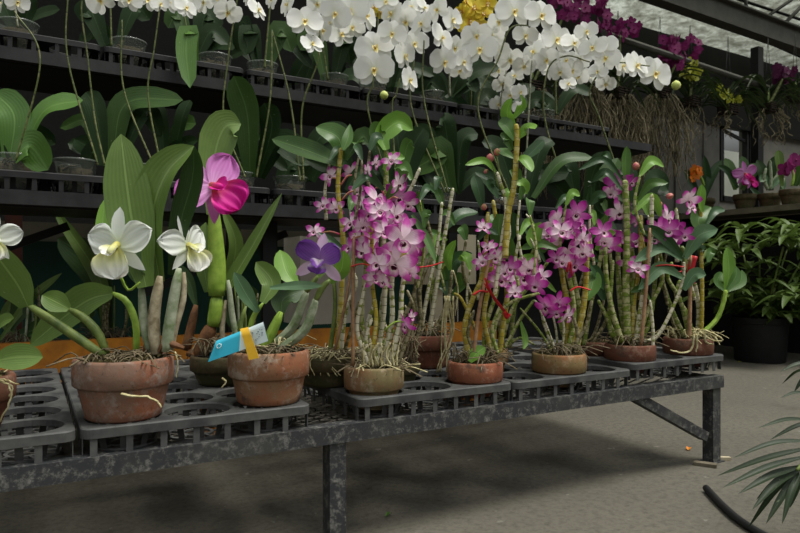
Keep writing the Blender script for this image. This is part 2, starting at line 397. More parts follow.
class Plant:
    def __init__(s, name, loc, D, label, cat='orchid', group=None):
        s.D = D; s.t = empty(name, Vector(loc), label, cat, group); s.jit = .03
    def p(s, q, dd=0.0):
        return P(q[0], q[1], s.D+dd+(q[2] if len(q) > 2 else 0))
    def leaf(s, pts, wpx, mat='den', kind='lance', dd=None, fold=.28, face=None, twist=0, out=None, name='leaf'):
        dd = RND.uniform(-.05, .05) if dd is None else dd
        out = RND.uniform(-.06, .06) if out is None else out
        q = [s.p(a, dd+out*(i/(len(pts)-1))**1.4) for i, a in enumerate(pts)]
        f = face or (TOCAM+UP*RND.uniform(.2, .6)+RT*RND.uniform(-.45, .45))
        mb = MB(); mb.sheet(leaf_rows(q, wpx*s.D/FPX, Vector(f), kind, fold=fold, twist=twist, n=12 if wpx < 24 else 18, m=7))
        return obj(name, mb, M[mat], s.t)
    def cane(s, pts, rpx, mat='caneg', dd=None, nodes=True, name='cane', taper=.75, belly=0.0, knob=.22):
        dd = RND.uniform(-.05, .05) if dd is None else dd
        q = [s.p(a, dd) for a in pts]
        L = sum((b-a).length for a, b in zip(q, q[1:])); n = max(8, int(L/.008)) if nodes else max(6, int(L/.02))
        c = spline(q, n) if len(q) > 2 else [q[0].lerp(q[1], i/n) for i in range(n+1)]
        r0 = rpx*s.D/FPX*(.64 if nodes else 1); knob *= .55; rr = []; l = 0; step = RND.uniform(.022, .032); ph = RND.random()*step
        for i in range(n+1):
            if i: l += (c[i]-c[i-1]).length
            t = i/n; r = r0*(1-(1-taper)*t)*(1+belly*math.sin(PI*t))
            if nodes:
                f = ((l+ph)/step) % 1; r *= 1+knob*math.exp(-(min(f, 1-f)/.14)**2)
            rr.append(r)
        if nodes: rr[-1] *= .55
        else:
            k = max(2, n//7)
            for i in range(k): u = (i+.35)/k; rr[n-i] *= math.sqrt(u*(2-u)); rr[i] *= .75+.25*math.sqrt(u)
        mb = MB(); mb.tube(c, rr, 8 if rpx > 3 else 6); return obj(name, mb, M[mat], s.t)
    def flower(s, kind, x, y, rpx, dd=0.0, name='flower', spread=35, yaw=None, pitch=None, roll=None, lip=True):
        yaw = RND.uniform(-spread, spread) if yaw is None else yaw
        pitch = RND.uniform(-25, 20) if pitch is None else pitch
        roll = RND.uniform(-25, 25) if roll is None else roll
        return place_flower(kind, s.t, s.p((x, y), dd), rpx*(s.D+dd)/FPX, yaw, pitch, roll, name, lip)
    def bud(s, x, y, rpx, mat='bud', dd=0.0, up=(0, 0, 1), name='bud', L=2.2):
        c = s.p((x, y), dd); r = rpx*(s.D+dd)/FPX; u = Vector(up).normalized(); mb = MB()
        mb.tube([c-u*r*L/2, c-u*r*L*.3, c, c+u*r*L*.3, c+u*r*L/2], [r*.35, r*.85, r, r*.75, r*.15], 8)
        return obj(name, mb, M[mat], s.t)
    def roots(s, c, rad, n, mat='root', lo=-.02, hi=.07, spread=1.3, r=.0018, name='root_tangle', drop=0):
        mb = MB(); c = Vector(c)
        for i in range(n):
            a = RND.random()*2*PI; q = rad*math.sqrt(RND.random())
            p0 = c+Vector((q*math.cos(a), q*math.sin(a), RND.uniform(lo*.3, 0)))
            b = RND.random()*2*PI; g = RND.uniform(.02, .07)*spread
            p1 = p0+Vector((math.cos(b)*g*.5, math.sin(b)*g*.5, RND.uniform(.3, 1)*hi))
            p2 = p0+Vector((math.cos(b)*g*1.2, math.sin(b)*g*1.2, RND.uniform(-.2, .9)*hi-drop))
            mb.tube(spline([p0, p1, p2], 6), RND.uniform(.6, 1.2)*r, 5)
        return tag(obj(name, mb, M[mat], s.t), kind='stuff')
    def trail(s, pts, rpx=1.0, mat='root', dd=0.0, name='aerial_root'):
        q = [s.p(a, dd) for a in pts]; mb = MB(); c = spline(q, 14)
        c = [p+Vector((RND.uniform(-1, 1), RND.uniform(-1, 1), RND.uniform(-1, 1)))*.0012 for p in c]
        mb.tube(c, [rpx*s.D/FPX*(1-.4*i/14) for i in range(15)], 6); return obj(name, mb, M[mat], s.t)
    def tie(s, pts, rpx=2.0, dd=0.0, w=3, name='ribbon_tie'):
        q = spline([s.p(a, dd) for a in pts], 10); mb = MB(); mb.tube(q, rpx*s.D/FPX, 6, flat=.45)
        return obj(name, mb, M['red'], s.t)

def pot(plant, c, R, H, rim, rb, mat, soil='moss', z0=0.0, soilz=.015, name='terracotta_pot'):
    """c = centre of the pot's foot; R rim radius, H height, rim band height, rb foot radius"""
    mb = MB(); w = .009; k = R-.010
    pr = [(0, z0), (rb-.006, z0), (rb, z0+.005)]
    hr = H-rim
    for i in range(1, 6): pr.append((rb+(k-rb)*i/5, z0+.005+(hr-z0-.007)*i/5))
    pr += [(R-.004, hr), (R, hr+.004), (R+.001, hr+rim*.5), (R, H-.006), (R-.003, H-.001), (R-.008, H), (R-w-.004, H-.004), (R-w-.006, H-.03), (R-w-.012, hr-.02)]
    mb.lathe(pr, c, 56, wob=.006)
    obj(name, mb, M[mat], plant.t, sharp=50)
    mb = MB(); rows = []
    for i in range(7):
        r = (R-w-.004)*(1-i/6); rows.append([Vector((c[0]+r*math.cos(2*PI*j/28), c[1]+r*math.sin(2*PI*j/28), c[2]+H-soilz+(.012*(1-(i==0)))*RND.random()+.006*i/6)) for j in range(28)])
    for rr in rows: rr.append(rr[0])
    mb.sheet(rows)
    for i in range(90):
        a = RND.random()*2*PI; r = (R-.018)*math.sqrt(RND.random())
        q = Vector((c[0]+r*math.cos(a), c[1]+r*math.sin(a), c[2]+H-soilz+.008+.006*RND.random())); d = Vector((RND.uniform(-1,1), RND.uniform(-1,1), RND.uniform(-.3,.6))).normalized()*RND.uniform(.006, .014)
        mb.bar(q-d, q+d, RND.uniform(.003, .007))
    obj('potting_mix', mb, M[soil], plant.t, smooth=False)

# ------------------------------------------------------------------ trays with round openings
def tray_meshes(nx, ny, pitch, rh, deck=.016, height=.058, mat='tray'):
    """local: front-left corner at 0,0; top of the deck at z=height"""
    mb = MB(); z1 = height; z0 = height-deck; K = 32; b = .012
    W, Dp = nx*pitch, ny*pitch
    def sq(a, h):
        c, s_ = math.cos(a), math.sin(a); k = h/max(abs(c), abs(s_)); return c*k, s_*k
    for ix in range(nx):
        for iy in range(ny):
            cx, cy = b+(ix+.5)*pitch, b+(iy+.5)*pitch; rows = []
            for rr, z in ((None, z1), (rh+.006, z1), (rh+.001, z1-.003), (rh, z0), (rh+.003, z0), (None, z0)):
                row = []
                for k in range(K+1):
                    a = 2*PI*k/K+PI/4
                    x, y = sq(a, pitch/2) if rr is None else (rr*math.cos(a), rr*math.sin(a))
                    row.append(Vector((cx+x, cy+y, z)))
                rows.append(row)
            mb.sheet(rows)
    # rounded border
    def outline(o, r):
        pts = []
        for (cx, cy, a0) in ((W+b, Dp+b, 0), (b, Dp+b, 90), (b, b, 180), (W+b, b, 270)):
            sx = 1 if a0 in (0, 270) else -1; sy = 1 if a0 in (0, 90) else -1
            for k in range(7):
                a = (a0+15*k)*D2R; pts.append(Vector((cx+sx*(o-r)+r*math.cos(a), cy+sy*(o-r)+r*math.sin(a), 0)))
        pts.append(pts[0]); return pts
    rows = []
    for o, r, z in ((0, .0005, z1), (b*.8, .022, z1), (b, .024, z1-.003), (b, .024, z0-.006), (b*.7, .02, z0-.006), (b*.5, .016, z0), (0, .0005, z0)):
        rows.append([Vector((p.x, p.y, z)) for p in outline(o, r)])
    mb.sheet([list(reversed(r)) for r in rows])
    for k in range(int(W/.075)+1):   # straight slats down the outer edge
        x = b*.6+.01+k*(W+b-.01)/(int(W/.075)+1)
        for y in (b*.35, Dp+b*1.55): mb.box((x, y-.001, .0), (x+.014, y+.001, z0))
    for k in range(int(Dp/.075)+1):
        y = b*.6+.01+k*(Dp+b-.01)/(int(Dp/.075)+1)
        for x in (b*.35, W+b*1.55): mb.box((x-.001, y, .0), (x+.001, y+.014, z0))
    deckm = mb.mesh('tray_deck', M[mat], False)
    c = MB()   # one cage
    for k in range(10):
        a = 2*PI*k/10+.2; x, y = math.cos(a), math.sin(a)
        p = Vector((x*(rh+.004), y*(rh+.004), z0+.001)); q = Vector((x*(rh-.008), y*(rh-.008), .003))
        t = Vector((-y, x, 0))*.0075; n = Vector((x, y, 0))*.0012
        c.add([p-t-n, p+t-n, p+t+n, p-t+n, q-t-n, q+t-n, q+t+n, q-t+n], [(0,1,2,3),(7,6,5,4),(0,4,5,1),(1,5,6,2),(2,6,7,3),(3,7,4,0)])
    for r in (rh-.008, rh*.45): c.lathe([(r+.004, .0), (r+.004, .004), (r-.004, .004), (r-.004, 0), (r+.004, 0)], seg=24)
    for k in range(5):
        a = 2*PI*k/5; c.bar((rh*.45*math.cos(a), rh*.45*math.sin(a), .002), ((rh-.008)*math.cos(a), (rh-.008)*math.sin(a), .002), .006, .004)
    cage = c.mesh('tray_basket', M[mat], False)
    return deckm, cage, (nx, ny, pitch, b)
def place_tray(kit, x, y, z, label, group, name='nursery_tray'):
    deckm, cage, (nx, ny, pitch, b) = kit
    t = empty(name, (x, y, z), label, 'plant tray', group)
    d = bpy.data.objects.new('tray_deck', deckm); COL.objects.link(d); d.parent = t
    for ix in range(nx):
        for iy in range(ny):
            o = bpy.data.objects.new('tray_basket', cage); COL.objects.link(o); o.parent = t
            o.location = (b+(ix+.5)*pitch, b+(iy+.5)*pitch, 0)
    return t
# ------------------------------------------------------------------ camera
cd = bpy.data.cameras.new('camera'); cam = bpy.data.objects.new('camera', cd); COL.objects.link(cam)
cam.location = CAMP; cam.rotation_euler = (PI/2, 0, -(PI/2-TH)); cd.sensor_width = 36; cd.lens = FPX/800*36
cd.shift_y = (HY-266.5)/800; cd.clip_start = .05; cd.clip_end = 100
cd.dof.use_dof = True; cd.dof.focus_distance = 1.75; cd.dof.aperture_fstop = 9
sc.camera = cam

# ------------------------------------------------------------------ setting
def structure(name, mb, m, loc=(0, 0, 0), smooth=False):
    return tag(obj(name, mb, m, None, smooth, loc=loc), kind='structure')
s = N('worn_concrete_floor')
c = s.mix(s.noise(1.6, 8), (80, 77, 68), (104, 100, 89)); c = s.mix(s.ramp(s.noise(45, 8, rough=.8), [(.46, (0,0,0)), (.66, (255,255,255))]), c, (70, 67, 59))
c = s.mix(s.ramp(s.noise(3.4, 5), [(.60, (0,0,0)), (.75, (160,160,160))]), c, (52, 49, 42))
c = s.mix(s.math('MULTIPLY', s.ramp(s.noise(17, 3), [(.68, (0,0,0)), (.71, (255,255,255))]), .4), c, (140, 138, 128))
s.col(c, .88, .25); s.bump(s.noise(60, 8, rough=.8), .5, .006); M['floor'] = s.m
mb = MB(); mb.box((-6, -4, -.1), (14, 9, 0)); structure('floor', mb, M['floor'])

WY = 4.3
M['wallp'] = m_plain('weathered_grey_wall', (140, 136, 126), (118, 116, 108), 3, .85, .1)
M['green'] = m_plain('dark_green_panel', (14, 56, 44), (10, 44, 36), 6, .7, .1)
M['net'] = m_plain('black_net_and_shade_backing', (20, 22, 20), (12, 13, 12), 60, .95, .3)  # net colour, also worn by the black sheets that stand in for shade
M['door'] = m_plain('grey_sheet_door', (104, 102, 98), (86, 84, 82), 4, .8, .1)
# back wall with a window opening at the right
def wx(px): return PY(px, 200, WY).x
w0, w1 = wx(720), wx(749); wz0, wz1 = PY(735, 200, WY).z, PY(735, 127, WY).z
mb = MB(); mb.box((-6, WY, 0), (w0, WY+.12, 2.75)); mb.box((w1, WY, 0), (14, WY+.12, 2.75)); mb.box((w0, WY, 0), (w1, WY+.12, wz0)); mb.box((w0, WY, wz1), (w1, WY+.12, 2.75))
structure('wall_back', mb, M['wallp'])
mb = MB(); mb.box((-6, WY-.07, 2.3), (14, WY-.065, 3.12)); 
o = tag(obj('shade_net', mb, M['net'], None, False, loc=(4, WY, 2.7)), 'black shade net band hung along the top of the back wall below the roof light', 'shade net')
mb = MB()
for x in (w0, w1): mb.box((x-.03, WY-.03, wz0-.03), (x+.03, WY+.03, wz1+.03))
for z in (wz0, wz1): mb.box((w0, WY-.03, z-.03), (w1, WY+.03, z+.03))
mb.box(((w0*.12+w1*.88)-.02, WY-.03, wz0), ((w0*.12+w1*.88)+.01, WY+.03, wz1)); mb.bar((w0, WY, wz1-.05), (w1, WY, wz1-.16), .03)
M['limewash'] = m_plain('added_white_wall', (238, 240, 240), (226, 228, 230), 3, .9, .1)
mo_ = MB(); mo_.box((w0-2, 6.0, 0), (w1+4, 6.1, 2.6)); tag(obj('added_outside_wall', mo_, M['limewash'], None, False, loc=(w0+1, 6.05, 0)), 'white wall added outside to brighten the window opening at the right', 'wall')  # white wall added outside so the window opening reads bright
structure('window_1', mb, M['dark'])
mb = MB(); mb.box((wx(648), WY-.04, 0), (wx(716), WY-.005, 2.3)); 
for px in (672, 700): mb.box((wx(px)-.02, WY-.06, 0), (wx(px)+.02, WY-.04, 2.3))
structure('door_1', mb, M['door'])
mb = MB(); mb.box((-6, WY-.03, 0), (2.6, WY-.004, PY(30, 241, WY-.03).z)); structure('trim_1', mb, M['green'])
mb = MB(); mb.box((2.65, WY-.09, 0), (9.55, WY-.072, 1.32)); structure('dark_void_panel', mb, M['net'])  # black panel painting in the dark void low on the wall
mb = MB(); mb.box((9.6, -4, 0), (9.75, WY, 2.7)); structure('wall_right', mb, M['wallp'])
# translucent dirty roof sheets over the back half of the house
s = N('dirty_translucent_roof_sheet'); nz = s.ramp(s.noise(5, 8, rough=.75), [(.36, (168, 168, 156)), (.6, (236, 238, 230))])
tb = s.new('ShaderNodeBsdfTransparent'); s.link(nz, tb.inputs[0]); s.col(nz, .5, .2); mx = s.new('ShaderNodeMixShader'); mx.inputs[0].default_value = .9
s.link(s.b.outputs[0], mx.inputs[1]); s.link(tb.outputs[0], mx.inputs[2]); s.link(mx.outputs[0], s.out.inputs['Surface'])
mb = MB(); mb.box((-6, 2.55, 4.30), (14, 9, 4.31)); structure('ceiling', mb, s.m)

# steel roof beam and its post
M['beam'] = m_plain('grey_painted_beam', (86, 84, 78), (70, 69, 64), 8, .6, .1)
BY = 3.75
a, b = PY(560, -44, BY), PY(900, 78, BY)
mb = MB(); mb.bar(a, b, .10, .17); mb.bar(a+Vector((0,-.02,.095)), b+Vector((0,-.02,.095)), .15, .016); mb.bar(a+Vector((0,0,-.095)), b+Vector((0,0,-.095)), .12, .016)
tag(obj('roof_beam', mb, M['beam'], None, False, loc=(a+b)/2), 'long grey steel roof beam slanting down across the upper right corner', 'beam')
q = PY(757, 48, BY); mb = MB(); mb.box((q.x-.045, BY-.04, 0), (q.x+.045, BY+.04, q.z))
t = obj('support_post', mb, M['dark'], None, False, loc=(q.x, BY, 0)); tag(t, 'black square steel post carrying the roof beam at the right', 'post')
# secondary rail below the light strip, and truss rods above the beam
a, b = PY(600, 32, 3.4), PY(768, 88, 3.4); mb = MB(); mb.tube([a, b], .025, 10)
tag(obj('hanging_rail', mb, M['beam'], None, True, loc=(a+b)/2), 'thin grey rail behind the purple flowers, ending at the black post', 'rail')
for i, (p0, p1, y, r, lab) in enumerate([((745,-4),(748,22),3.9,.02,'short dark upright roof rod above the roof beam'), ((762,20),(800,-6),3.9,.018,'thin dark roof rod leaning to the right above the beam'), ((780,28),(806,2),3.9,.02,'dark roof rod in the far upper right corner, steeper of the leaning pair'),
      ((735,-2),(802,20),4.0,.016,'dark purlin rod running down to the right above the beam'), ((690,8),(812,62),4.1,.014,'slim dark cable line crossing the bright strip under the beam')]):
    a, b = PY(p0[0], p0[1], y), PY(p1[0], p1[1], y); mb = MB(); mb.tube([a, b], r, 6)
    tag(obj('roof_rod', mb, M['dark'], None, True, loc=(a+b)/2), lab, 'rod', 'roof rods')

# ------------------------------------------------------------------ low bench in front
BF, BZ, BX1, BX0, BB = 1.457, .322, 2.24, -.75, 2.5
t = empty('plant_bench', (.8, 1.95, 0), 'long low black steel bench with a mesh top under the potted orchids', 'bench')
def angle_iron(mb, a, b, h=.044, w=.044, inward=1):
    mb.box((a[0], a[1], a[2]-h), (b[0], a[1]+.005, a[2])); mb.box((a[0], a[1]+.0051, a[2]-.005), (b[0], a[1]+w*inward, a[2]-.0002))
mb = MB(); angle_iron(mb, (BX0, BF, BZ), (BX1, BF, BZ)); obj('front_rail', mb, M['metal'], t, False)
mb = MB(); mb.box((BX0, BB-.005, BZ-.044), (BX1, BB, BZ)); mb.box((BX0, BB-.044, BZ-.005), (BX1, BB, BZ)); obj('rear_rail', mb, M['metal'], t, False)
mb = MB(); mb.box((BX1-.005, BF+.006, BZ-.044), (BX1, BB-.006, BZ-.0055)); obj('end_rail', mb, M['metal'], t, False)
for x in (PY(334, 450, BF+.03).x, PY(711, 400, BF+.03).x, -.65):
    for y in (BF+.006, BB-.05):
        mb = MB(); mb.box((x-.022, y, 0), (x+.022, y+.044, BZ-.045)); mb.box((x-.04, y-.005, 0), (x+.04, y+.05, .004))
        obj('leg', mb, M['metal'], t, False)
a = PY(704, 436, BF+.025); b = PY(630, 394, BF+.025); mb = MB(); mb.bar(a, b, .034, .034); obj('brace', mb, M['metal'], t, False)
for x in (.0, .55, 1.1, 1.65):
    mb = MB(); mb.box((x-.012, BF+.05, BZ-.034), (x+.012, BB-.05, BZ-.0085)); obj('cross_bar', mb, M['metal'], t, False)
mb = MB(); sx, sy = .084, .036   # expanded steel mesh: diamonds
nx = int((BX1-BX0-.03)/sx); ny = int((BB-BF-.03)/sy)
for i in range(nx):
    for j in range(ny):
        x = BX0+.015+i*sx; y = BF+.012+j*sy; z = BZ-.004
        for (p, q) in (((x, y+sy/2), (x+sx/2, y+sy)), ((x+sx/2, y+sy), (x+sx, y+sy/2)), ((x+sx, y+sy/2), (x+sx/2, y)), ((x+sx/2, y), (x, y+sy/2))):
            d = Vector((q[0]-p[0], q[1]-p[1], 0)).normalized(); n = Vector((-d.y, d.x, 0))*.0024
            A, B = Vector((p[0], p[1], z)), Vector((q[0], q[1], z))
            mb.add([A-n, A+n, B+n, B-n, A-n+Vector((0,0,.003)), A+n+Vector((0,0,.003)), B+n+Vector((0,0,.003)), B-n+Vector((0,0,.003))], [(0,3,2,1),(4,5,6,7),(0,1,5,4),(3,7,6,2)])
obj('mesh_top', mb, M['mesh'], t, False)

kit = tray_meshes(3, 4, .1615, .0745)
TZ = BZ; TY = BF+.008
for x, dz, lab in ((-.425, 0, 'black plastic tray of round holes at the far left end of the bench'), (.092, 0, 'black plastic tray under the two largest terracotta pots'),
                 (.73, 0, 'black plastic tray third from the left, between the bare mesh gap and the fourth tray'), (1.243, .0, 'black plastic tray fourth from the left, under the shallow pot with crouching pink flowers'),
                 (1.756, .018, 'black plastic tray at the right end of the bench above the end leg')):
    place_tray(kit, x, TY, TZ+dz, lab, 'black plastic trays on the bench')
kitb = tray_meshes(3, 2, .1615, .0745)  # added rear trays, they keep the sun off the floor under the bench
for x, w_ in ((-.425, 'behind the far left front tray'), (.092, 'behind the two largest pots'), (.73, 'behind the third front tray'), (1.243, 'behind the fourth front tray'), (1.72, 'behind the right end front tray')):
    place_tray(kitb, x, TY+.672, TZ, 'empty black tray added to shade the floor below, '+w_, 'added black plastic trays along the back of the bench')
DECK = TZ+.058

# ------------------------------------------------------------------ two-tier rack behind
LY, UY = 2.35, 2.70
LZ = PY(0, 169, LY).z; UZ = PY(0, 28, UY).z
RX0, RX1 = -.9, 3.4
t = empty('display_rack', (1.2, 2.8, 0), 'black two-tier rack of steel rails behind the low bench', 'rack')
for y, z, yb in ((LY, LZ-.061, LY+.40), (UY, UZ-.061, UY+.40)):
    mb = MB(); mb.box((RX0, y, z-.046), (RX1, y+.03, z)); obj('front_rail', mb, M['rack'], t, False)
    mb = MB(); mb.box((RX0, yb, z-.046), (RX1, yb+.03, z)); obj('rear_rail', mb, M['rack'], t, False)
    mb = MB(); mb.box((RX0, y+.031, z-.05), (RX1, yb-.001, z-.028)); obj('shelf_board', mb, M['dark'], t, False)
for px in (-60, 270, 512):
    x = PY(px, 280, 2.52).x
    mb = MB(); mb.box((x-.03, 2.515, 0), (x+.03, 2.55, LZ-.112)); obj('post', mb, M['dark'], t, False)
    mb = MB(); mb.box((x-.03, UY+.34, 0), (x+.03, UY+.38, UZ-.112)); obj('post', mb, M['dark'], t, False)
for px in (38, 270):
    x = PY(px, 280, 2.62).x; mb = MB(); mb.bar((x-.5, 2.70, .62), (x+.1, 2.70, .88), .03); obj('brace', mb, M['dark'], t, False)
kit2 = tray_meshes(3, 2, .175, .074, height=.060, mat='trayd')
names = ['first', 'second', 'third', 'fourth', 'fifth', 'sixth', 'seventh', 'eighth']
for k in range(7):
    x = RX0+.03+k*.56
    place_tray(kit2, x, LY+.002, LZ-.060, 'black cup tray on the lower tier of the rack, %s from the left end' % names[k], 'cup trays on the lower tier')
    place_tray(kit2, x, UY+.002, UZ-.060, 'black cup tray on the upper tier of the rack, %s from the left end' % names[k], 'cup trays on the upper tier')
mb = MB(); mb.box((RX0, 3.9, LZ-.05), (4.95, 3.91, 2.45))  # black sheet in place of the plain shade behind the tiers
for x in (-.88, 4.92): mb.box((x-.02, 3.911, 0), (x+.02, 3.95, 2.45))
tag(obj('shade_backing', mb, M['net'], None, False, loc=(1.2, 3.9, 1.2)), 'black sheet standing in for the shade behind the two-tier rack', 'shade backing')

# orange painted beams on the ground line behind the bench
M['orangebeam'] = m_plain('flaking_orange_paint', (176, 112, 26), (134, 82, 24), 12, .8, .3)
OY = 2.56
z1 = PY(50, 342, OY).z
mb = MB(); mb.box((-.9, OY, z1-.11), (2.05, OY+.05, z1)); mb.box((-.9, OY, z1-.18), (2.05, OY+.05, z1-.14)); 
mb.box((-.9, OY+.051, z1-.125), (2.05, 3.0, z1-.10))
for x in (-.5, .6, 1.9): mb.box((x, OY+.08, 0), (x+.08, OY+.12, z1-.126)); mb.box((x, 2.9, 0), (x+.08, 2.94, z1-.126))
tag(obj('orange_barrier', mb, M['orangebeam'], None, False, loc=(.6, OY, 0)), 'flaking orange wooden barrier board standing behind the bench', 'barrier')
mb = MB(); a = PY(300, 236, 3.2); b = PY(372, 322, 3.2)
mb.box((a.x, 3.2, b.z), (b.x, 3.45, a.z)); mb.box((a.x+.02, 3.22, 0), (a.x+.07, 3.27, b.z)); mb.box((b.x-.07, 3.22, 0), (b.x-.02, 3.27, b.z))
M['greybox'] = m_plain('dusty_grey_panel', (196, 190, 176), (176, 170, 156), 5, .8, .1)
tag(obj('storage_box', mb, M['greybox'], None, False, loc=((a.x+b.x)/2, 3.3, 0)), 'pale grey storage box on legs seen under the rack', 'box')
a = PY(425, 233, 3.2); b = PY(476, 284, 3.2); mb = MB(); mb.box((a.x, 3.2, b.z), (b.x, 3.45, a.z)); mb.box((a.x+.1, 3.25, 0), (a.x+.16, 3.3, b.z)); mb.box((b.x-.16, 3.25, 0), (b.x-.1, 3.3, b.z))
M['creambox'] = m_plain('cream_panel', (236, 224, 196), (220, 206, 176), 5, .8, .1)
tag(obj('storage_box', mb, M['creambox'], None, False, loc=((a.x+b.x)/2, 3.3, 0)), 'cream storage box on legs under the rack behind the yellow canes', 'box')
q = PY(13, 250, 3.2); mb = MB(); mb.box((q.x-.03, 3.2, 0), (q.x+.035, 3.26, LZ+.2))
M['rust'] = m_plain('rusty_red_paint', (84, 44, 32), (60, 34, 26), 12, .8, .2)
tag(obj('rusty_post', mb, M['rust'], None, False, loc=(q.x, 3.2, 0)), 'rusty red upright post under the rack at the far left', 'post')

# ------------------------------------------------------------------ wooden display table at the right
TX = 5.5
D1 = TX/(FW.x+RT.x*(800-400)/FPX); zt = .7+(HY-203)/FPX*D1
M['wood'] = m_plain('weathered_table_wood', (112, 104, 86), (84, 78, 64), 9, .8, .2)
t = empty('display_table', (TX+.25, 2.6, 0), 'weathered wooden plant table at the right with pots on top', 'table')
mb = MB(); mb.box((TX, .6, zt-.05), (TX+.5, 4.1, zt)); obj('tabletop', mb, M['wood'], t, False)
for x in (TX+.08, TX+.42):
    for y in (.7, 4.0): mb = MB(); mb.box((x-.04, y-.04, 0), (x+.04, y+.04, zt-.051)); obj('leg', mb, M['dark'], t, False)
mb = MB(); mb.box((TX+.36, .75, .0), (TX+.38, 3.95, zt-.06)); obj('back_panel', mb, M['dark'], t, False)
# ------------------------------------------------------------------ potted orchids on the bench
HOLES = [x+.012+(i+.5)*.1615 for x in (-.425, .092, .73, 1.243, 1.756) for i in range(3)]
def row(px, Y, z, snap=False):
    D = DY(px, Y); p = P(px, HY, D)
    if snap: p.x = min(HOLES, key=lambda h: abs(h-p.x)); D = p.x*FW.x+Y*FW.y
    return Vector((p.x, p.y, z)), D
R1, R2, R3 = 1.558, 1.719, 1.881
G1 = 'potted orchids along the front of the bench'; G2 = 'potted orchids further back on the bench'

# A: big pot with the white cattleya
c, D = row(124, R1, DECK)
A = Plant('potted_orchid', c, D, 'white cattleya with broad upright leaves in the big greyed terracotta pot at the left', group=G1)
pot(A, c, .106, .134, .060, .080, 'terraA')
A.roots(c+Vector((0,0,.125)), .085, 60, 'rootd', hi=.03)
for pts, r, m in (([(150,352),(144,322),(141,283)],4.2,'greysheath'), ([(156,354),(154,318),(160,276)],5.6,'papery'), ([(166,352),(170,322),(179,268)],5.4,'greysheath'),
                  ([(171,350),(176,325),(183,300),(184,272)],3.2,'papery'), ([(136,354),(136,325),(127,302),(113,293)],3.4,'bulb'), ([(107,354),(98,333),(84,318),(69,309)],4.2,'bulbd'),
                  ([(104,356),(66,330),(28,305)],4.6,'bulbd'), ([(146,352),(150,340),(158,345)],4,'brownsheath'), ([(160,352),(166,342),(172,344),(184,348)],3.5,'brownsheath')):
    A.cane(pts, r, m, nodes=False, name='pseudobulb', taper=.85, belly=.15)
A.leaf([(146,287),(131,215),(121,134)], 46, 'cat', 'cat', 0, .14, out=.02)
A.leaf([(160,282),(152,220),(165,175),(194,146)], 42, 'cat', 'cat', .02, .5, out=.0)
A.leaf([(172,275),(180,225),(192,180),(194,146)], 26, 'catd', 'cat', .05, .2, out=-.02)
A.leaf([(147,285),(137,268),(138,236)], 25, 'catp', 'cat', .03)
A.leaf([(113,293),(84,303),(30,345)], 38, 'cat', 'cat', .05, .3, out=.1)
A.leaf([(69,309),(58,303),(42,295)], 22, 'cat', 'cat', 0, .3)
A.leaf([(28,306),(14,280),(-14,240)], 44, 'cat', 'cat', -.02, .25, out=-.05)
A.leaf([(112,262),(103,235),(104,200)], 14, 'bright', 'cat', .06)
A.cane([(118,270),(128,290),(140,282)], 1.6, 'bulb', dd=-.02, nodes=False, name='flower_stalk')
A.flower('white_cattleya_flower', 118, 246, 36, -.05, yaw=-12, pitch=0, roll=4)
A.flower('white_cattleya_flower', 188, 246, 29, .05, yaw=62, pitch=5, roll=10)
A.trail([(121,394),(134,396),(148,397),(158,402),(161,408)], 1.3, dd=-.105)
A.trail([(175,352),(178,362),(176,378)], .9, dd=-.02)

# far-left plant, pot outside the frame
c, D = row(-42, R1, DECK)
L = Plant('potted_orchid', c, D, 'orchid cut by the left edge with one blunt green leaf and a white bloom', group=G1)
pot(L, c, .100, .115, .05, .072, 'terraF')
L.cane([(-42,370),(-30,366),(-6,362)], 4, 'bulbd', nodes=False, name='pseudobulb', dd=-.05)
L.leaf([(-8,362),(16,357),(43,357)], 26, 'cat', 'cat', -.05, .2, out=0)
L.cane([(-30,370),(-20,310),(-8,262)], 3, 'bulb', nodes=False, name='flower_stalk')
L.flower('white_cattleya_flower', -7, 238, 25, 0, yaw=30, pitch=0)
L.trail([(-10,378),(8,384),(10,400),(0,422)], 1.2, dd=-.03); L.trail([(-12,380),(6,380),(18,384)], 1.0, dd=-.03); L.trail([(-10,379),(12,386),(9,396)], .9, dd=-.03)
L.leaf([(-20,350),(0,325),(14,318)], 18, 'cat', 'cat', .12)
L.roots(c+Vector((0,0,.11)), .08, 40, 'root', hi=.05)

# magenta cattleya, second row
c, D = row(222, R3, DECK)
B0 = Plant('potted_orchid', c, D, 'cattleya with one magenta-lipped bloom on a thick green bulb above the blue tag', group=G1)
pot(B0, c, .090, .085, .045, .066, 'terraK', 'bark')
for pts, r, m, tp, be in (([(200,356),(206,338),(213,324)],8.5,'brownsheath',.8,0), ([(186,350),(190,332),(196,305)],5.5,'brownsheath',.7,0), ([(188,352),(200,355),(210,348)],5,'brownsheath',.8,0),
                  ([(213,326),(216,310),(217,294)],7,'bulb',.9,.1), ([(217,296),(217,262),(215,228),(214,206)],9.5,'bulb',.5,.12), ([(240,350),(233,320),(228,280)],3.5,'greysheath',.8,0), ([(224,350),(222,330),(226,300)],3,'papery',.8,0)):
    B0.cane(pts, r, m, nodes=False, name='pseudobulb', taper=tp, belly=be, dd=0)
B0.leaf([(213,215),(214,160),(224,128),(241,124)], 38, 'cat', 'cat', .10, .3, out=.03)
B0.leaf([(226,290),(250,250),(282,193)], 15, 'cat', 'strap', .02, .35, out=.02)
B0.leaf([(226,285),(236,245),(222,207)], 15, 'cat', 'strap', .06, .3)
B0.leaf([(208,292),(203,255),(206,222)], 20, 'cat', 'cat', .03, .4)
B0.leaf([(196,305),(188,280),(170,262)], 14, 'catd', 'cat', .1)
B0.cane([(214,208),(216,200),(217,192)], 2.4, 'bulb', nodes=False, name='flower_stalk', dd=-.02)
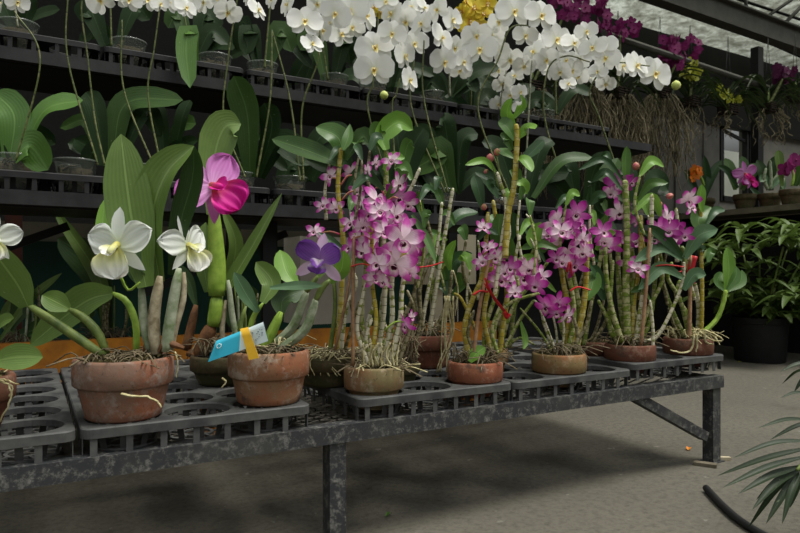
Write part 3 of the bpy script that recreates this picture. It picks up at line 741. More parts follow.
B0.flower('pink_cattleya_flower', 213, 187, 37, -.15, yaw=30, pitch=14, roll=42)
B0.roots(c+Vector((0,0,.09)), .07, 50, 'rootd', hi=.06)

# B: second big pot
c, D = row(269, R1, DECK)
B = Plant('potted_orchid', c, D, 'young cattleya with a violet bloom in the large orange-grey terracotta pot', group=G1)
pot(B, c, .100, .130, .064, .078, 'terraB')
for pts, r, m in (([(247,350),(252,320),(263,303)],2.6,'bulb'), ([(262,352),(272,332),(281,312)],5,'bulb'), ([(268,350),(292,328),(302,305),(307,290)],4.5,'greysheath'),
                  ([(276,352),(303,332),(312,312),(316,298)],4.5,'greysheath'), ([(306,292),(312,284),(318,276)],3,'bulbd'), ([(316,300),(322,288),(330,280)],3,'bulbd'), ([(250,352),(240,330),(246,306)],2.5,'bulbd')):
    B.cane(pts, r, m, nodes=False, name='pseudobulb', taper=.8, belly=.2)
B.leaf([(263,303),(272,282),(256,262)], 22, 'cat', 'cat', 0, .3)
B.leaf([(258,312),(246,294),(234,272)], 16, 'catp', 'cat', .02, .2)
B.leaf([(281,314),(284,298),(305,290)], 26, 'catd', 'cat', .05, .3)
B.leaf([(296,284),(286,272),(280,250)], 23, 'bright', 'cat', .06, .25)
B.leaf([(270,288),(296,286),(322,286)], 10, 'catp', 'cat', -.05, .3)
B.leaf([(318,277),(326,264),(332,250)], 14, 'cat', 'cat', .0, .3)
B.leaf([(330,282),(341,270),(344,250)], 17, 'bright', 'cat', .04, .3)
B.flower('violet_cattleya_flower', 320, 260, 27, -.04, yaw=-8, pitch=-6, roll=-8)
B.roots(c+Vector((0,0,.118)), .08, 60, 'rootd', hi=.03)
B.roots(c+Vector((.03,.02,.12)), .04, 14, 'root', hi=.045)
B.trail([(284,345),(287,348),(292,352)], 1.2); B.trail([(222,378),(226,382),(221,388)], 1, dd=-.1)
# plastic name tag: cyan and white, tucked in the rim, and a folded yellow strip
def strip(name, quad, D, th, m, label, cat, n=10, bend=.01, uvmat=None):
    """quad: px corners of the near end (lower, upper) and the far end (lower, upper)"""
    mb = MB(); rows = []
    for i in range(n+1):
        t = i/n; lo = Vector(quad[0]).lerp(Vector(quad[2]), t); hi = Vector(quad[1]).lerp(Vector(quad[3]), t); dd = D+bend*math.sin(PI*t)
        rows.append([P(lo.x, lo.y, dd).lerp(P(hi.x, hi.y, dd), k/4) for k in range(5)])
    back = [[p-TOCAM*th for p in reversed(r)] for r in rows]
    mb.sheet([r+b+[r[0]] for r, b in zip(rows, back)])
    mb.sheet([[a, b] for a, b in zip(rows[0], list(reversed(back[0])))]); mb.sheet([[a, b] for a, b in zip(rows[-1], list(reversed(back[-1])))])
    o = obj(name, mb, m, None, loc=P(quad[0][0], quad[0][1], D)); return tag(o, label, cat)
s = N('cyan_and_white_label'); u, v = s.sepuv()
s.col(s.mix(s.math('GREATER_THAN', v, .52), (56, 178, 206), (206, 222, 224)), .5, .3); M['tag'] = s.m
M['yellow'] = m_plain('yellow_plastic', (222, 176, 48), (206, 160, 40), 40, .5, .1)
M['ink'] = m_plain('dark_ink', (60, 84, 100), (50, 74, 90), 40, .6, 0)
M['inkw'] = m_plain('white_ink', (210, 230, 232), (190, 215, 220), 40, .6, 0)
DT = D-.125
tg = strip('plant_tag', [(208,362),(216,341),(268,341),(263,322)], DT, .0012, M['tag'], 'cyan and white plastic plant tag leaning on the rim of the large orange-grey pot', 'plant tag')
mb = MB()
for i in range(26):
    t = RND.uniform(.68, .97); h = RND.uniform(.25, .85); x = 208+t*57+h*2; y = 362-20*h - t*20.5
    a = P(x, y, DT+.002); b = a + RT*RND.uniform(.001, .004)+UP*RND.uniform(-.002, .004); mb.bar(a, b, .0012, .0012)
obj('handwriting', mb, M['ink'], tg)
mb = MB(); q = P(219, 346, DT-.0005)
for k in range(9): a = k*.75; mb.bar(q+RT*math.cos(a)*.006+UP*math.sin(a)*.005, q+RT*math.cos(a+.7)*.005+UP*math.sin(a+1.1)*.006, .0018, .0012)
obj('printed_mark', mb, M['inkw'], tg)
strip('yellow_strip', [(249,360),(240,329),(259,358),(247.5,326)][0:1]+[(240,329)]+[(259,358),(248,327)], DT-.006, .002, M['yellow'], 'short yellow plastic strip folded over the cyan and white tag', 'plant tag', bend=0)

# mossy pot behind with a tall flowering cane
c, D = row(328, R2, DECK)
K = Plant('potted_orchid', c, D, 'dendrobium with a tall yellow cane and spreading top leaves in the mossy dark pot', group=G2)
pot(K, c, .098, .085, .04, .079, 'terraK', 'moss')
K.cane([(337,352),(341,300),(343,240),(338,190),(341,148)], 4.6, 'caney', dd=0); K.cane([(330,352),(335,310),(334,280)], 4, 'bulbd', dd=0); K.cane([(345,350),(352,325),(360,300)], 3, 'caned', dd=.02)
K.cane([(341,352),(346,310),(356,285),(352,268)], 3.5, 'canew', dd=-.02)
K.leaf([(343,166),(312,152),(272,139)], 24, 'phal', 'cat', 0, .3); K.leaf([(344,160),(338,138),(316,127)], 24, 'den', 'cat', .03, .3); K.leaf([(343,150),(348,138),(350,124)], 11, 'den', 'lance')
K.leaf([(346,160),(362,137),(369,144)], 20, 'phal', 'cat', .02, .35); K.leaf([(342,168),(326,168),(306,160)], 14, 'phald', 'cat', .05); K.leaf([(346,190),(360,172),(378,180)], 12, 'dend', 'cat')
K.leaf([(344,250),(330,240),(318,232)], 8, 'dend')
for x, y, r in ((331,176,10),(352,173,10),(357,191,8),(324,206,9),(336,208,9),(315,232,9),(320,246,7),(330,245,7)): K.flower('dendrobium_flower', x, y, r*1.15, RND.uniform(-.04, .04))
for a, b in (((342,200),(356,191)), ((341,185),(331,178)), ((342,215),(326,208)), ((342,235),(318,234)), ((341,185),(352,175))): K.cane([a, ((a[0]+b[0])/2, (a[1]+b[1])/2-3), b], 1.1, 'budp', nodes=False, name='flower_stalk', dd=0)
K.roots(c+Vector((0,0,.082)), .085, 30, 'root', hi=.03)
K.roots(c+Vector((0,0,.082)), .085, 60, 'rootd', hi=.03)
for k in range(7): K.trail([(318+k*3,352),(312+k*3+RND.uniform(-6,6),362),(306+k*6+RND.uniform(-8,8),376)], .8, dd=-.095)

# C: the central dendrobium covered in pink and white blooms
c, D = row(374, R1, DECK)
C = Plant('potted_orchid', c-Vector((0,0,.045)), D, 'dendrobium with the densest mass of pink and white blooms in the centre of the bench', group=G1)
pot(C, c-Vector((0,0,.045)), .082, .115, .062, .050, 'terraC')
C.cane([(353,366),(353,300),(354,236)], 2, 'stake', nodes=False, name='bamboo_stake', dd=-.04); C.cane([(335,350),(346,300),(352,262)], 1.8, 'stake', nodes=False, name='bamboo_stake', dd=.02)
cs = [([(364,364),(362,310),(366,262),(364,228)],4,'caneg'), ([(370,364),(376,320),(372,280),(372,228)],4,'caney'), ([(376,364),(384,310),(384,262),(383,215)],4.2,'canew'), ([(384,364),(392,320),(392,280),(400,232)],4.4,'canew'),
      ([(390,364),(400,320),(402,290),(408,250)],4.2,'canew'), ([(368,364),(357,330),(362,300),(368,276)],3.6,'canew'), ([(378,364),(367,330),(376,300)],4,'canew'), ([(388,364),(380,330),(386,290),(392,250)],4,'caneg'),
      ([(394,362),(397,330),(412,300),(420,262)],3.6,'caned'), ([(381,362),(388,336),(381,312),(386,276)],3.4,'canew'), ([(374,362),(370,345),(356,322),(350,300)],3,'caned'), ([(391,360),(384,345),(394,330)],3.4,'caneg'),
      ([(383,262),(384,215),(386,180),(386,140)],5,'caneg'), ([(392,240),(396,215),(410,190),(420,168)],3.6,'canew'), ([(398,364),(408,335),(414,310),(407,290)],3,'caned'), ([(372,362),(366,340),(372,318)],3.4,'canew'),
      ([(400,262),(404,250),(408,236),(409,228)],5,'caney'), ([(366,264),(368,240),(371,224)],5,'caney')]
for p, r, m in cs: C.cane(p, r, m, dd=RND.uniform(-.05, .05))
C.leaf([(386,150),(382,136),(398,122),(413,130)], 22, 'bright', 'cat', 0, .4); C.leaf([(386,152),(378,132),(380,122)], 18, 'den', 'cat', .03); C.leaf([(386,200),(400,182),(409,172)], 14, 'den', 'cat', -.02, .35)
C.leaf([(384,190),(368,177),(352,190)], 10, 'dend', 'cat'); C.leaf([(396,200),(406,150),(412,140)], 15, 'den', 'cat', .05); C.leaf([(412,215),(425,236),(436,262)], 9, 'den', 'cat', .02)
C.leaf([(384,170),(392,158),(405,158)], 11, 'bright', 'cat', -.02); C.leaf([(366,262),(356,262),(350,276)], 8, 'den')
fl = [(375,163,9),(392,161,8),(373,187,12),(376,200,14),(370,214,12),(380,212,13),(362,226,11),(345,236,12),(350,248,10),(398,184,11),(399,197,14),(408,204,11),(413,194,8),(384,226,13),(395,215,12),(406,226,10),
      (402,240,19),(397,261,19),(379,262,14),(375,279,11),(384,281,10),(371,246,12),(388,243,12),(358,240,11),(413,246,12),(364,252,10),(352,224,10),(382,238,11),(410,272,10),(368,170,8),(362,205,10),(391,230,12),(373,228,12)]
for x, y, r in [f for i, f in enumerate(fl) if i % 5 != 2 and f[2] < 16]: C.flower('dendrobium_flower' if RND.random() < .72 else 'deep_dendrobium_flower', x, y, r*RND.uniform(1.05, 1.45), RND.uniform(-.09, .02), spread=70)
for x, y, r, yw, pt in ((403,241,24,15,-5),(396,263,24,-20,-25),(379,264,17,-35,10),(384,232,15,20,5)): C.flower('dendrobium_flower', x, y, r, -.11, yaw=yw, pitch=pt)
C.flower('deep_dendrobium_flower', 406, 325, 13, -.05, yaw=-50); C.flower('dendrobium_flower', 411, 317, 8, -.04, yaw=50)
C.cane([(385,330),(395,322),(404,322)], 1.1, 'bulb', nodes=False, name='flower_stalk', dd=-.05)
for a, b in (((384,250),(398,262)), ((400,255),(402,244)), ((384,205),(398,198)), ((372,262),(378,264)), ((372,240),(350,240)), ((384,195),(375,188))): C.cane([a, ((a[0]+b[0])/2+1, (a[1]+b[1])/2-4), b], 1.2, 'budp', nodes=False, name='flower_stalk', dd=-.03)
C.tie([(350,267),(362,264),(378,268)], 1.8, -.05); C.tie([(412,268),(430,266),(443,262)], 1.8, -.02)
C.roots(c+Vector((0,0,.058)), .065, 40, 'root', hi=.03, r=.0018)
C.roots(c+Vector((0,0,.058)), .065, 50, 'rootd', hi=.03)
for i in range(12): C.trail([(364+i*3,366),(362+i*3+RND.uniform(-3,3),354),(366+i*3+RND.uniform(-5,5),343)], 1.1, dd=-.06+RND.random()*.03)

# dark pot behind, to the right of C, with thin white-spotted canes
c, D = row(424, R3, DECK)
E2 = Plant('potted_orchid', c, D, 'dendrobium of thin white-spotted canes with dangling roots in the dark brown pot', group=G2)
pot(E2, c, .096, .112, .05, .079, 'terraF', 'bark')
for p, r, m in (([(428,338),(436,290),(444,240),(453,188)],3.6,'canew'), ([(420,338),(428,290),(438,240),(442,202)],3,'canew'), ([(424,338),(420,290),(432,250),(426,215)],3,'caned'), ([(432,338),(448,300),(452,270)],3,'caned'),
                ([(418,338),(424,310),(436,280),(447,262)],3,'caneg'), ([(425,330),(415,300),(418,262)],2.8,'caned'), ([(434,335),(444,320),(456,302),(452,290)],2.6,'caned'), ([(410,372),(424,350),(434,322)],2.4,'canew')): E2.cane(p, r, m)
E2.leaf([(443,206),(439,194),(430,182)], 9, 'den'); E2.leaf([(450,286),(454,262),(472,253)], 14, 'dend', 'cat'); E2.leaf([(447,284),(443,264),(450,247)], 13, 'den', 'cat'); E2.leaf([(452,300),(444,286),(436,282)], 12, 'dend', 'cat')
E2.leaf([(452,296),(462,284),(458,272)], 12, 'den', 'cat'); E2.leaf([(426,225),(418,200),(422,192)], 10, 'den', 'cat'); E2.leaf([(450,270),(448,256),(456,240)], 10, 'bright', 'cat'); E2.leaf([(445,230),(460,215),(478,212)], 14, 'dend', 'cat'); E2.leaf([(428,230),(440,238),(446,255)], 10, 'den')
for k in range(8): E2.trail([(448+RND.uniform(-4,6),296),(446+RND.uniform(-6,8),330),(444+RND.uniform(-9,8),372)], .9, dd=-.09)
E2.trail([(453,270),(458,290),(455,316)], .8, dd=-.1)
E2.roots(c+Vector((0,0,.11)), .08, 60, 'rootd', hi=.05)
# small dark bark pot between C and the dark brown pot
c, D = row(409, R2, DECK, True)
E3 = Plant('potted_orchid', c-Vector((0,0,.02)), D, 'small pot heaped with dark bark between the central pot and the dark brown pot', group=G2)
pot(E3, c-Vector((0,0,.02)), .072, .07, .035, .055, 'terraK', 'bark')
for p in ([(404,360),(400,330),(402,300)], [(410,360),(412,330),(405,305)], [(416,360),(418,335),(424,310)]): E3.cane(p, 2.4, 'caned')
E3.roots(c+Vector((0,0,.05)), .055, 90, 'rootd', hi=.09, spread=1.0)

# D: shallow orange rim, yellow canes and red ribbon
c, D = row(475, R1, DECK)
F = Plant('potted_orchid', c-Vector((0,0,.045)), D, 'dendrobium with yellow canes and crossed red ribbon in the clean orange-rimmed pot', group=G1)
pot(F, c-Vector((0,0,.045)), .083, .104, .058, .050, 'terraD')
F.cane([(473,358),(480,305),(493,243)], 2.1, 'stake', nodes=False, name='bamboo_stake', dd=-.05)
for p, r, m in (([(468,356),(465,325),(473,298),(483,272),(488,212)],4.4,'caney'), ([(500,352),(502,330),(507,295),(503,262),(500,235)],4.6,'caney'), ([(484,358),(486,325),(497,290),(497,262)],4,'caneg'), ([(490,358),(497,320),(512,302),(540,293)],3.2,'caneg'),
                ([(492,355),(484,318),(490,280),(496,230),(493,200)],4,'caney'), ([(478,356),(468,335),(474,310)],3.2,'caned'), ([(498,354),(492,330),(500,306)],3.2,'caneg'), ([(505,258),(508,215),(514,185),(517,140),(516,124)],4.8,'caney'),
                ([(494,300),(502,240),(506,205),(497,172)],3.4,'canew'), ([(486,356),(490,335),(480,315)],3,'caned'), ([(476,330),(462,300),(454,293)],2.6,'caney')): F.cane(p, r, m)
F.leaf([(516,132),(507,114),(512,98)], 13, 'bright', 'cat', 0, .3); F.leaf([(515,140),(506,126),(498,122)], 17, 'den', 'cat'); F.leaf([(518,138),(528,128),(535,129)], 13, 'bright', 'cat'); F.leaf([(514,158),(504,152),(503,148)], 11, 'den', 'cat')
F.leaf([(520,162),(534,150),(544,140)], 13, 'dend', 'cat', .05); F.leaf([(517,160),(524,160),(532,172)], 14, 'bright', 'cat'); F.leaf([(514,183),(522,184),(527,194)], 14, 'bright', 'cat'); F.leaf([(496,172),(484,161),(465,165)], 8, 'bright', 'cat', -.02, .3)
F.leaf([(500,190),(492,178),(475,172)], 11, 'dend', 'cat'); F.leaf([(498,198),(490,186),(494,180)], 10, 'dend', 'cat'); F.leaf([(500,214),(500,236),(516,262)], 20, 'den', 'cat', -.02, .35); F.leaf([(514,118),(522,105),(520,95)], 10, 'bright', 'cat')
F.leaf([(512,150),(506,138),(503,140)], 12, 'den', 'cat'); F.leaf([(470,362),(476,354),(485,347)], 13, 'bright', 'cat', -.06, .3); F.leaf([(483,210),(478,188),(474,175)], 13, 'dend', 'cat', .05); F.leaf([(510,170),(518,178),(520,168)], 9, 'den')
F.leaf([(506,250),(514,225),(512,212)], 12, 'dend', 'cat', .03)
F.bud(490,158,4,'budp'); F.bud(497,152,3.4,'budp'); F.bud(486,172,3,'budp', up=(.5,.2,.6)); F.bud(484,207,3,'budp')
F.cane([(500,192),(494,172),(491,162)], 1.2, 'bulbd', nodes=False, name='flower_stalk'); F.cane([(501,185),(499,170),(497,156)], 1.2, 'bulbd', nodes=False, name='flower_stalk')
for x, y, r in ((483,262,9),(495,257,10),(489,248,8),(511,268,10),(500,280,12),(522,277,17),(536,285,11),(514,292,9),(541,276,9),(483,228,8),(504,272,10),(528,268,11),(492,246,7)): F.flower('dendrobium_flower' if RND.random() < .6 else 'deep_dendrobium_flower', x, y, r*1.25, RND.uniform(-.08, .03), spread=40)
F.tie([(473,295),(480,291),(488,292)], 2.6, -.06); F.tie([(485,278),(492,294),(508,315)], 1.7, -.07); F.tie([(484,283),(496,302),(508,316)], 1.4, -.065); F.tie([(504,312),(507,318),(510,314)], 2.6, -.07)
F.roots(c+Vector((0,0,.055)), .07, 60, 'rootd', hi=.05)
# brown pot right behind it
c, D = row(503, R2, DECK, True)
F2 = Plant('potted_orchid', c-Vector((0,0,.03)), D, 'small olive-stained pot of leafy canes tucked behind the orange-rimmed pot', group=G2)
pot(F2, c-Vector((0,0,.03)), .072, .098, .045, .05, 'terraE')
for p, r, m in (([(500,348),(512,310),(530,285),(548,262)],3.2,'caneg'), ([(505,348),(520,320),(534,300)],3,'caneg'), ([(508,346),(520,338),(535,345)],2.6,'caneg'), ([(504,348),(500,320),(514,280)],3,'caned'), ([(510,348),(516,300),(530,260),(537,240)],3.2,'caneg')): F2.cane(p, r, m)
F2.leaf([(537,250),(534,238),(541,222)], 15, 'bright', 'cat', -.05, .35); F2.leaf([(560,250),(540,244),(520,249)], 10, 'den', 'cat', -.08, .3, out=.05); F2.leaf([(540,262),(530,258),(516,262)], 9, 'bright', 'cat'); F2.leaf([(542,252),(548,240),(550,228)], 14, 'den', 'cat')
F2.leaf([(538,262),(534,275),(540,288)], 12, 'den', 'cat'); F2.leaf([(520,320),(525,340),(523,350)], 7, 'bright'); F2.leaf([(545,262),(530,236),(524,228)], 9, 'dend')
F2.cane([(535,232),(530,220),(526,214)], 1.5, 'canew', nodes=False, name='flower_stalk')

# E: wide pot, canes with red tie, low crouching flower
c, D = row(559, R1, DECK)
H = Plant('potted_orchid', c-Vector((0,0,.045)), D, 'dendrobium with arching pink blooms near the rim of the shallow olive-stained pot', group=G1)
pot(H, c-Vector((0,0,.045)), .088, .107, .060, .050, 'terraE')
for p, r, m in (([(552,352),(540,332),(520,308)],2.2,'caneg'), ([(556,352),(548,330),(538,305),(534,300)],2,'canew'), ([(558,352),(556,330),(552,312)],2,'canew'), ([(562,352),(564,330),(562,315)],2,'canew'), ([(553,350),(544,325),(541,310)],2,'canew'),
                ([(566,352),(568,310),(563,280),(558,240),(564,234)],4.6,'caney'), ([(572,350),(582,315),(586,280),(587,240)],5,'caney'), ([(577,350),(580,318),(576,290),(570,262)],4.6,'caneg'), ([(568,350),(574,320),(571,286),(563,262),(558,252)],4,'caneg'),
                ([(575,350),(577,330),(566,300)],3,'caned'), ([(570,352),(560,320),(568,290)],3.4,'caneg'), ([(540,262),(536,250),(530,238)],2.4,'canew'), ([(572,350),(586,325),(592,300)],3,'caned')): H.cane(p, r, m)
H.leaf([(586,300),(592,286),(594,270)], 18, 'den', 'cat', .05, .3, out=.05); H.leaf([(588,262),(596,272),(604,290)], 12, 'dend', 'cat', .08); H.leaf([(556,292),(544,282),(534,286)], 6, 'bright'); H.leaf([(582,240),(600,228),(606,215)], 12, 'den', 'cat', .06)
for x, y, r in ((555,223,15),(547,235,10),(561,232,12),(553,244,10),(577,214,13),(579,226,12),(572,236,12),(582,240,11),(569,256,15),(576,266,12),(563,262,10),(583,252,10),(602,232,11),(606,242,9),(556,258,9),(571,228,9)): H.flower('dendrobium_flower' if RND.random() < .6 else 'deep_dendrobium_flower', x, y, r*1.22, RND.uniform(-.08, .03), spread=50)
for x, y, r, yw in ((546,306,15,-50),(558,302,13,-10),(567,316,12,40),(556,312,11,10)): H.flower('deep_dendrobium_flower' if r != 12 else 'dendrobium_flower', x, y, r, -.08, yaw=yw, pitch=-25)
H.tie([(570,291),(578,287),(590,290)], 2.0, -.06); H.tie([(567,272),(570,262),(572,276)], 1.8, -.05)
H.roots(c+Vector((0,0,.058)), .07, 60, 'rootd', hi=.04)
# brown pot behind E
c, D = row(586, R2, DECK, True)
H2 = Plant('potted_orchid', c-Vector((0,0,.03)), D, 'half hidden pot of slim brown canes and deep green leaves behind the olive-stained pot', group=G2)
pot(H2, c-Vector((0,0,.03)), .072, .098, .045, .05, 'terraF')
for p, r, m in (([(584,345),(590,310),(600,260),(603,220)],3.2,'caneg'), ([(588,345),(596,330),(604,300)],2.8,'caned'), ([(580,345),(575,310),(590,250)],3,'caned'), ([(590,346),(606,320),(612,280)],3,'caned')): H2.cane(p, r, m)
H2.leaf([(602,225),(592,205),(590,190)], 14, 'dend', 'cat'); H2.leaf([(604,215),(612,200),(610,188)], 14, 'den', 'cat'); H2.leaf([(600,262),(588,250),(590,236)], 12, 'dend', 'cat'); H2.leaf([(604,300),(598,284),(586,272)], 13, 'dend', 'cat')
H2.leaf([(603,222),(616,214),(618,200)], 9, 'dend')

# F: thick ringed canes
c, D = row(630, R1, DECK+.018)
J = Plant('potted_orchid', c-Vector((0,0,.045)), D, 'dendrobium with thick ringed upright canes in the brown pot second from the right', group=G1)
pot(J, c-Vector((0,0,.045)), .087, .10, .056, .050, 'terraF')
J.cane([(641,345),(646,290),(650,228)], 2.1, 'stake', nodes=False, name='bamboo_stake', dd=-.06)
for p, r, m in (([(622,342),(612,310),(606,275),(605,240)],4.4,'caneg'), ([(626,342),(620,300),(618,262),(620,230)],4.4,'caneg'), ([(628,342),(626,290),(627,230),(625,180)],6,'caneg'), ([(632,342),(634,300),(640,260),(641,215)],4,'caney'), ([(636,342),(642,300),(650,250),(652,194)],4,'canew'),
                ([(618,344),(608,320),(598,300)],3.4,'caneg'), ([(624,342),(610,330),(611,290),(613,260)],3.6,'caneg'), ([(634,342),(640,330),(632,300),(636,262)],3.8,'caneg'), ([(638,342),(655,338),(668,318),(682,284),(684,262)],3.2,'canew'), ([(684,270),(684,258),(682,246)],4.6,'bulbd'),
                ([(638,342),(648,310),(662,280),(660,250)],3.4,'caneg'), ([(630,342),(628,310),(633,270),(631,240)],4,'caneg'), ([(640,342),(650,320),(655,280),(658,240)],3.6,'caneg'), ([(640,300),(645,262),(640,230)],3.4,'caney')): J.cane(p, r, m)
J.leaf([(626,184),(625,165),(627,146)], 12, 'den', 'cat', 0, .35, out=0); J.leaf([(625,200),(608,180),(618,158)], 22, 'phal', 'cat', .06, .3); J.leaf([(622,215),(606,205),(598,180)], 22, 'phald', 'cat', .08); J.leaf([(638,200),(650,184),(668,183)], 10, 'den', 'cat')
J.leaf([(632,214),(652,197),(661,218)], 9, 'bright', 'cat', -.04, .3); J.leaf([(624,182),(604,160),(578,170)], 7, 'dend', 'cat'); J.leaf([(622,190),(606,172),(592,182)], 8, 'dend', 'cat'); J.leaf([(618,236),(604,222),(590,224)], 16, 'dend', 'cat', .08)
for pts, w, m in (([(683,258),(666,240),(647,225)],12,'dend'), ([(684,258),(698,236),(718,229)],17,'catp'), ([(682,260),(660,248),(634,262)],13,'catp'), ([(683,278),(660,268),(638,290)],13,'catp'), ([(684,290),(694,275),(706,275)],13,'catp')): J.leaf(pts, w, m, 'cat', -.03, .35, out=-.03)
J.leaf([(640,230),(656,240),(670,256)], 9, 'dend', 'cat')
for x, y, r in ((618,184,12),(611,193,8),(631,182,7),(619,212,11),(626,238,10),(610,246,11),(604,233,9),(634,222,7),(635,243,9),(629,264,9),(638,269,9),(666,219,12),(669,231,11),(659,229,11),(676,230,9),(688,200,11),(691,208,8),(684,236,9),(672,240,8),(655,240,8)):
    J.flower('deep_dendrobium_flower' if RND.random() < .55 else 'dendrobium_flower', x, y, r*1.25, RND.uniform(-.07, .04), spread=45)
J.bud(636,166,3.6,'budp'); J.bud(670,196,3.2,'budp', up=(.8,-.4,.3)); J.bud(660,204,2.5,'budp')
J.tie([(645,268),(665,265),(684,267)], 1.8, -.04)
J.roots(c+Vector((0,0,.055)), .07, 50, 'rootd', hi=.04)

# G: right end
c, D = row(688, R1, DECK+.018)
G = Plant('potted_orchid', c-Vector((0,0,.045)), D, 'dendrobium with a leafy shoot leaning right and white roots over the rightmost rim', group=G1)
pot(G, c-Vector((0,0,.045)), .089, .106, .060, .050, 'terraF')
G.cane([(689,340),(690,300),(691,255)], 2.3, 'stake', nodes=False, name='bamboo_stake', dd=-.06)
for p, r, m in (([(701,340),(702,290),(701,240),(701,190)],3.4,'caney'), ([(697,340),(699,312),(696,290),(694,283)],4,'canew'), ([(686,340),(672,310),(662,280),(658,258)],3.6,'caneg'), ([(690,338),(680,300),(668,278),(672,262)],3.4,'caneg'), ([(694,338),(686,312),(676,295),(680,280)],3.4,'caneg'),
                ([(702,334),(716,320),(723,304),(726,290)],4,'bulb'), ([(684,340),(676,330),(668,308)],2.6,'caned'), ([(678,340),(674,318),(668,300)],2.6,'caned'), ([(677,262),(678,230),(676,208)],3.4,'canew')): G.cane(p, r, m)
G.leaf([(702,212),(700,198),(702,184)], 11, 'bright', 'cat', 0, .3, out=0); G.leaf([(701,232),(699,218),(711,207)], 17, 'den', 'cat', 0, .3); G.leaf([(726,292),(729,270),(727,247)], 12, 'bright', 'cat', 0, .3); G.leaf([(727,291),(740,282),(742,270)], 11, 'den', 'cat'); G.leaf([(726,292),(717,282),(722,272)], 11, 'den', 'cat')
G.leaf([(727,290),(736,276),(736,266)], 9, 'den'); G.leaf([(702,262),(700,250),(706,248)], 9, 'dend', 'cat')
G.tie([(692,284),(690,272),(694,256)], 4.2, -.06); G.tie([(690,262),(680,272),(668,266)], 1.6, -.04)
for pts in ([(700,332),(712,340),(722,341)], [(702,332),(712,335),(718,342)], [(694,334),(692,348),(684,353),(670,350)], [(704,330),(706,342),(714,344)], [(696,334),(697,345),(696,352)], [(704,330),(718,336),(723,340)]): G.trail(pts, 1.2, dd=-.09)
G.roots(c+Vector((0,0,.055)), .07, 50, 'root', hi=.05)

# small leaves along the canes
for pl, spots in ((C, [(420,200),(424,228),(362,160),(412,180),(370,150)]), (F, [(505,205),(520,200),(478,240),(470,270),(520,235),(488,232),(530,215)]), (H, [(556,208),(590,205),(545,285),(596,250),(566,205)]),
                  (J, [(612,168),(640,175),(648,215),(606,212),(592,200),(668,245),(650,300),(596,228)]), (E2, [(436,190),(455,225),(430,250),(466,240),(440,270)]), (G, [(692,240),(708,262),(706,225)]), (K, [(330,160),(350,210),(360,150)])):
    for x, y in spots:
        a = RND.uniform(-1, 1); L = RND.uniform(16, 27)
        pl.leaf([(x, y), (x+a*L*.5, y-L*.55), (x+a*L*1.1, y-L*RND.uniform(.25, .8))], RND.uniform(7, 12), RND.choice(['den', 'bright', 'den', 'dend', 'dend']), 'cat', RND.uniform(-.06, .08), .35, out=RND.uniform(-.05, .08))
        if RND.random() < .6: pl.cane([(x+RND.uniform(-8, 8), y+60), (x+RND.uniform(-6, 6), y+30), (x, y)], RND.uniform(2, 3), RND.choice(['caneg', 'canew', 'caned']))
# back rows at the left: dark, partly hidden plants
for px, Y, lab, leaves, pm in ((108, 2.78, 'dark tangle of mossy roots and upright stalks behind the white cattleya', [([(104,330),(100,280),(52,206)],15,'cat'), ([(110,330),(98,270),(58,238)],36,'catd'), ([(90,330),(84,320),(96,312)],12,'catd')], 'terraK'),
                         (22, 2.76, 'leafy cattleya behind the front row at the far left above the orange board', [([(0,340),(30,300),(62,273)],9,'cat'), ([(10,330),(24,300),(10,270)],26,'catd'), ([(20,335),(60,320),(92,300)],26,'catd'), ([(14,335),(6,318),(14,296)],14,'cat')], 'terraK'),
                         (236, R3+.16, 'low orchid of thin grey stalks behind the blue tag', [([(240,340),(226,310),(214,300)],12,'catd'), ([(246,330),(256,300),(250,285)],10,'catd')], 'terraK')):
    c, D = row(px, Y, DECK); c.z = DECK if Y < 2.1 else PY(50, 342, OY).z-.10
    q = Plant('potted_orchid', c, D, lab, group=G2); pot(q, c, .085, .09, .04, .065, pm, 'bark')
    for pts, w, m in leaves: q.leaf(pts, w, m, 'cat')
    for k in range(9):
        x = px+RND.uniform(-20, 20); q.cane([(x*.4+px*.6, 352), (x, 325), (x+RND.uniform(-5, 5), RND.uniform(285, 305))], RND.uniform(1.4, 2.6), RND.choice(['caned', 'greysheath', 'bulbd']))
    q.roots(c+Vector((0,0,.08)), .075, 60, 'rootd', hi=.05, r=.0016)
# ------------------------------------------------------------------ moth orchids in clear cups on the rack
def cup(pl, c, r=.068, h=.115):
    mb = MB(); mb.lathe([(0,0),(r*.72,0),(r*.74,.004),(r*.97,h-.01),(r*1.04,h-.008),(r*1.05,h),(r*.99,h),(r*.95,h-.012),(r*.71,.008),(0,.006)], c, 28)
    obj('clear_cup', mb, M['cup'], pl.t)
    mb = MB()
    for i in range(60):
        a = RND.random()*2*PI; z = RND.uniform(.012, h*.8); q = r*(.7+.2*z/h)*RND.uniform(.75, .98); b = a+RND.uniform(-.9, .9); z2 = min(h*.85, max(.012, z+RND.uniform(-.03, .03)))
        mb.tube(spline([Vector((c[0]+q*math.cos(a), c[1]+q*math.sin(a), c[2]+z)), Vector((c[0]+q*math.cos((a+b)/2), c[1]+q*math.sin((a+b)/2), c[2]+(z+z2)/2+.005)), Vector((c[0]+q*math.cos(b), c[1]+q*math.sin(b), c[2]+z2))], 4), .0026, 5)
    mb.lathe([(0,.01),(r*.62,.012),(r*.78,h*.72),(0,h*.78)], c, 16)
    tag(obj('root_fill', mb, M['rootd'], pl.t), kind='stuff')
CL, CU = LY+.09, UY+.09
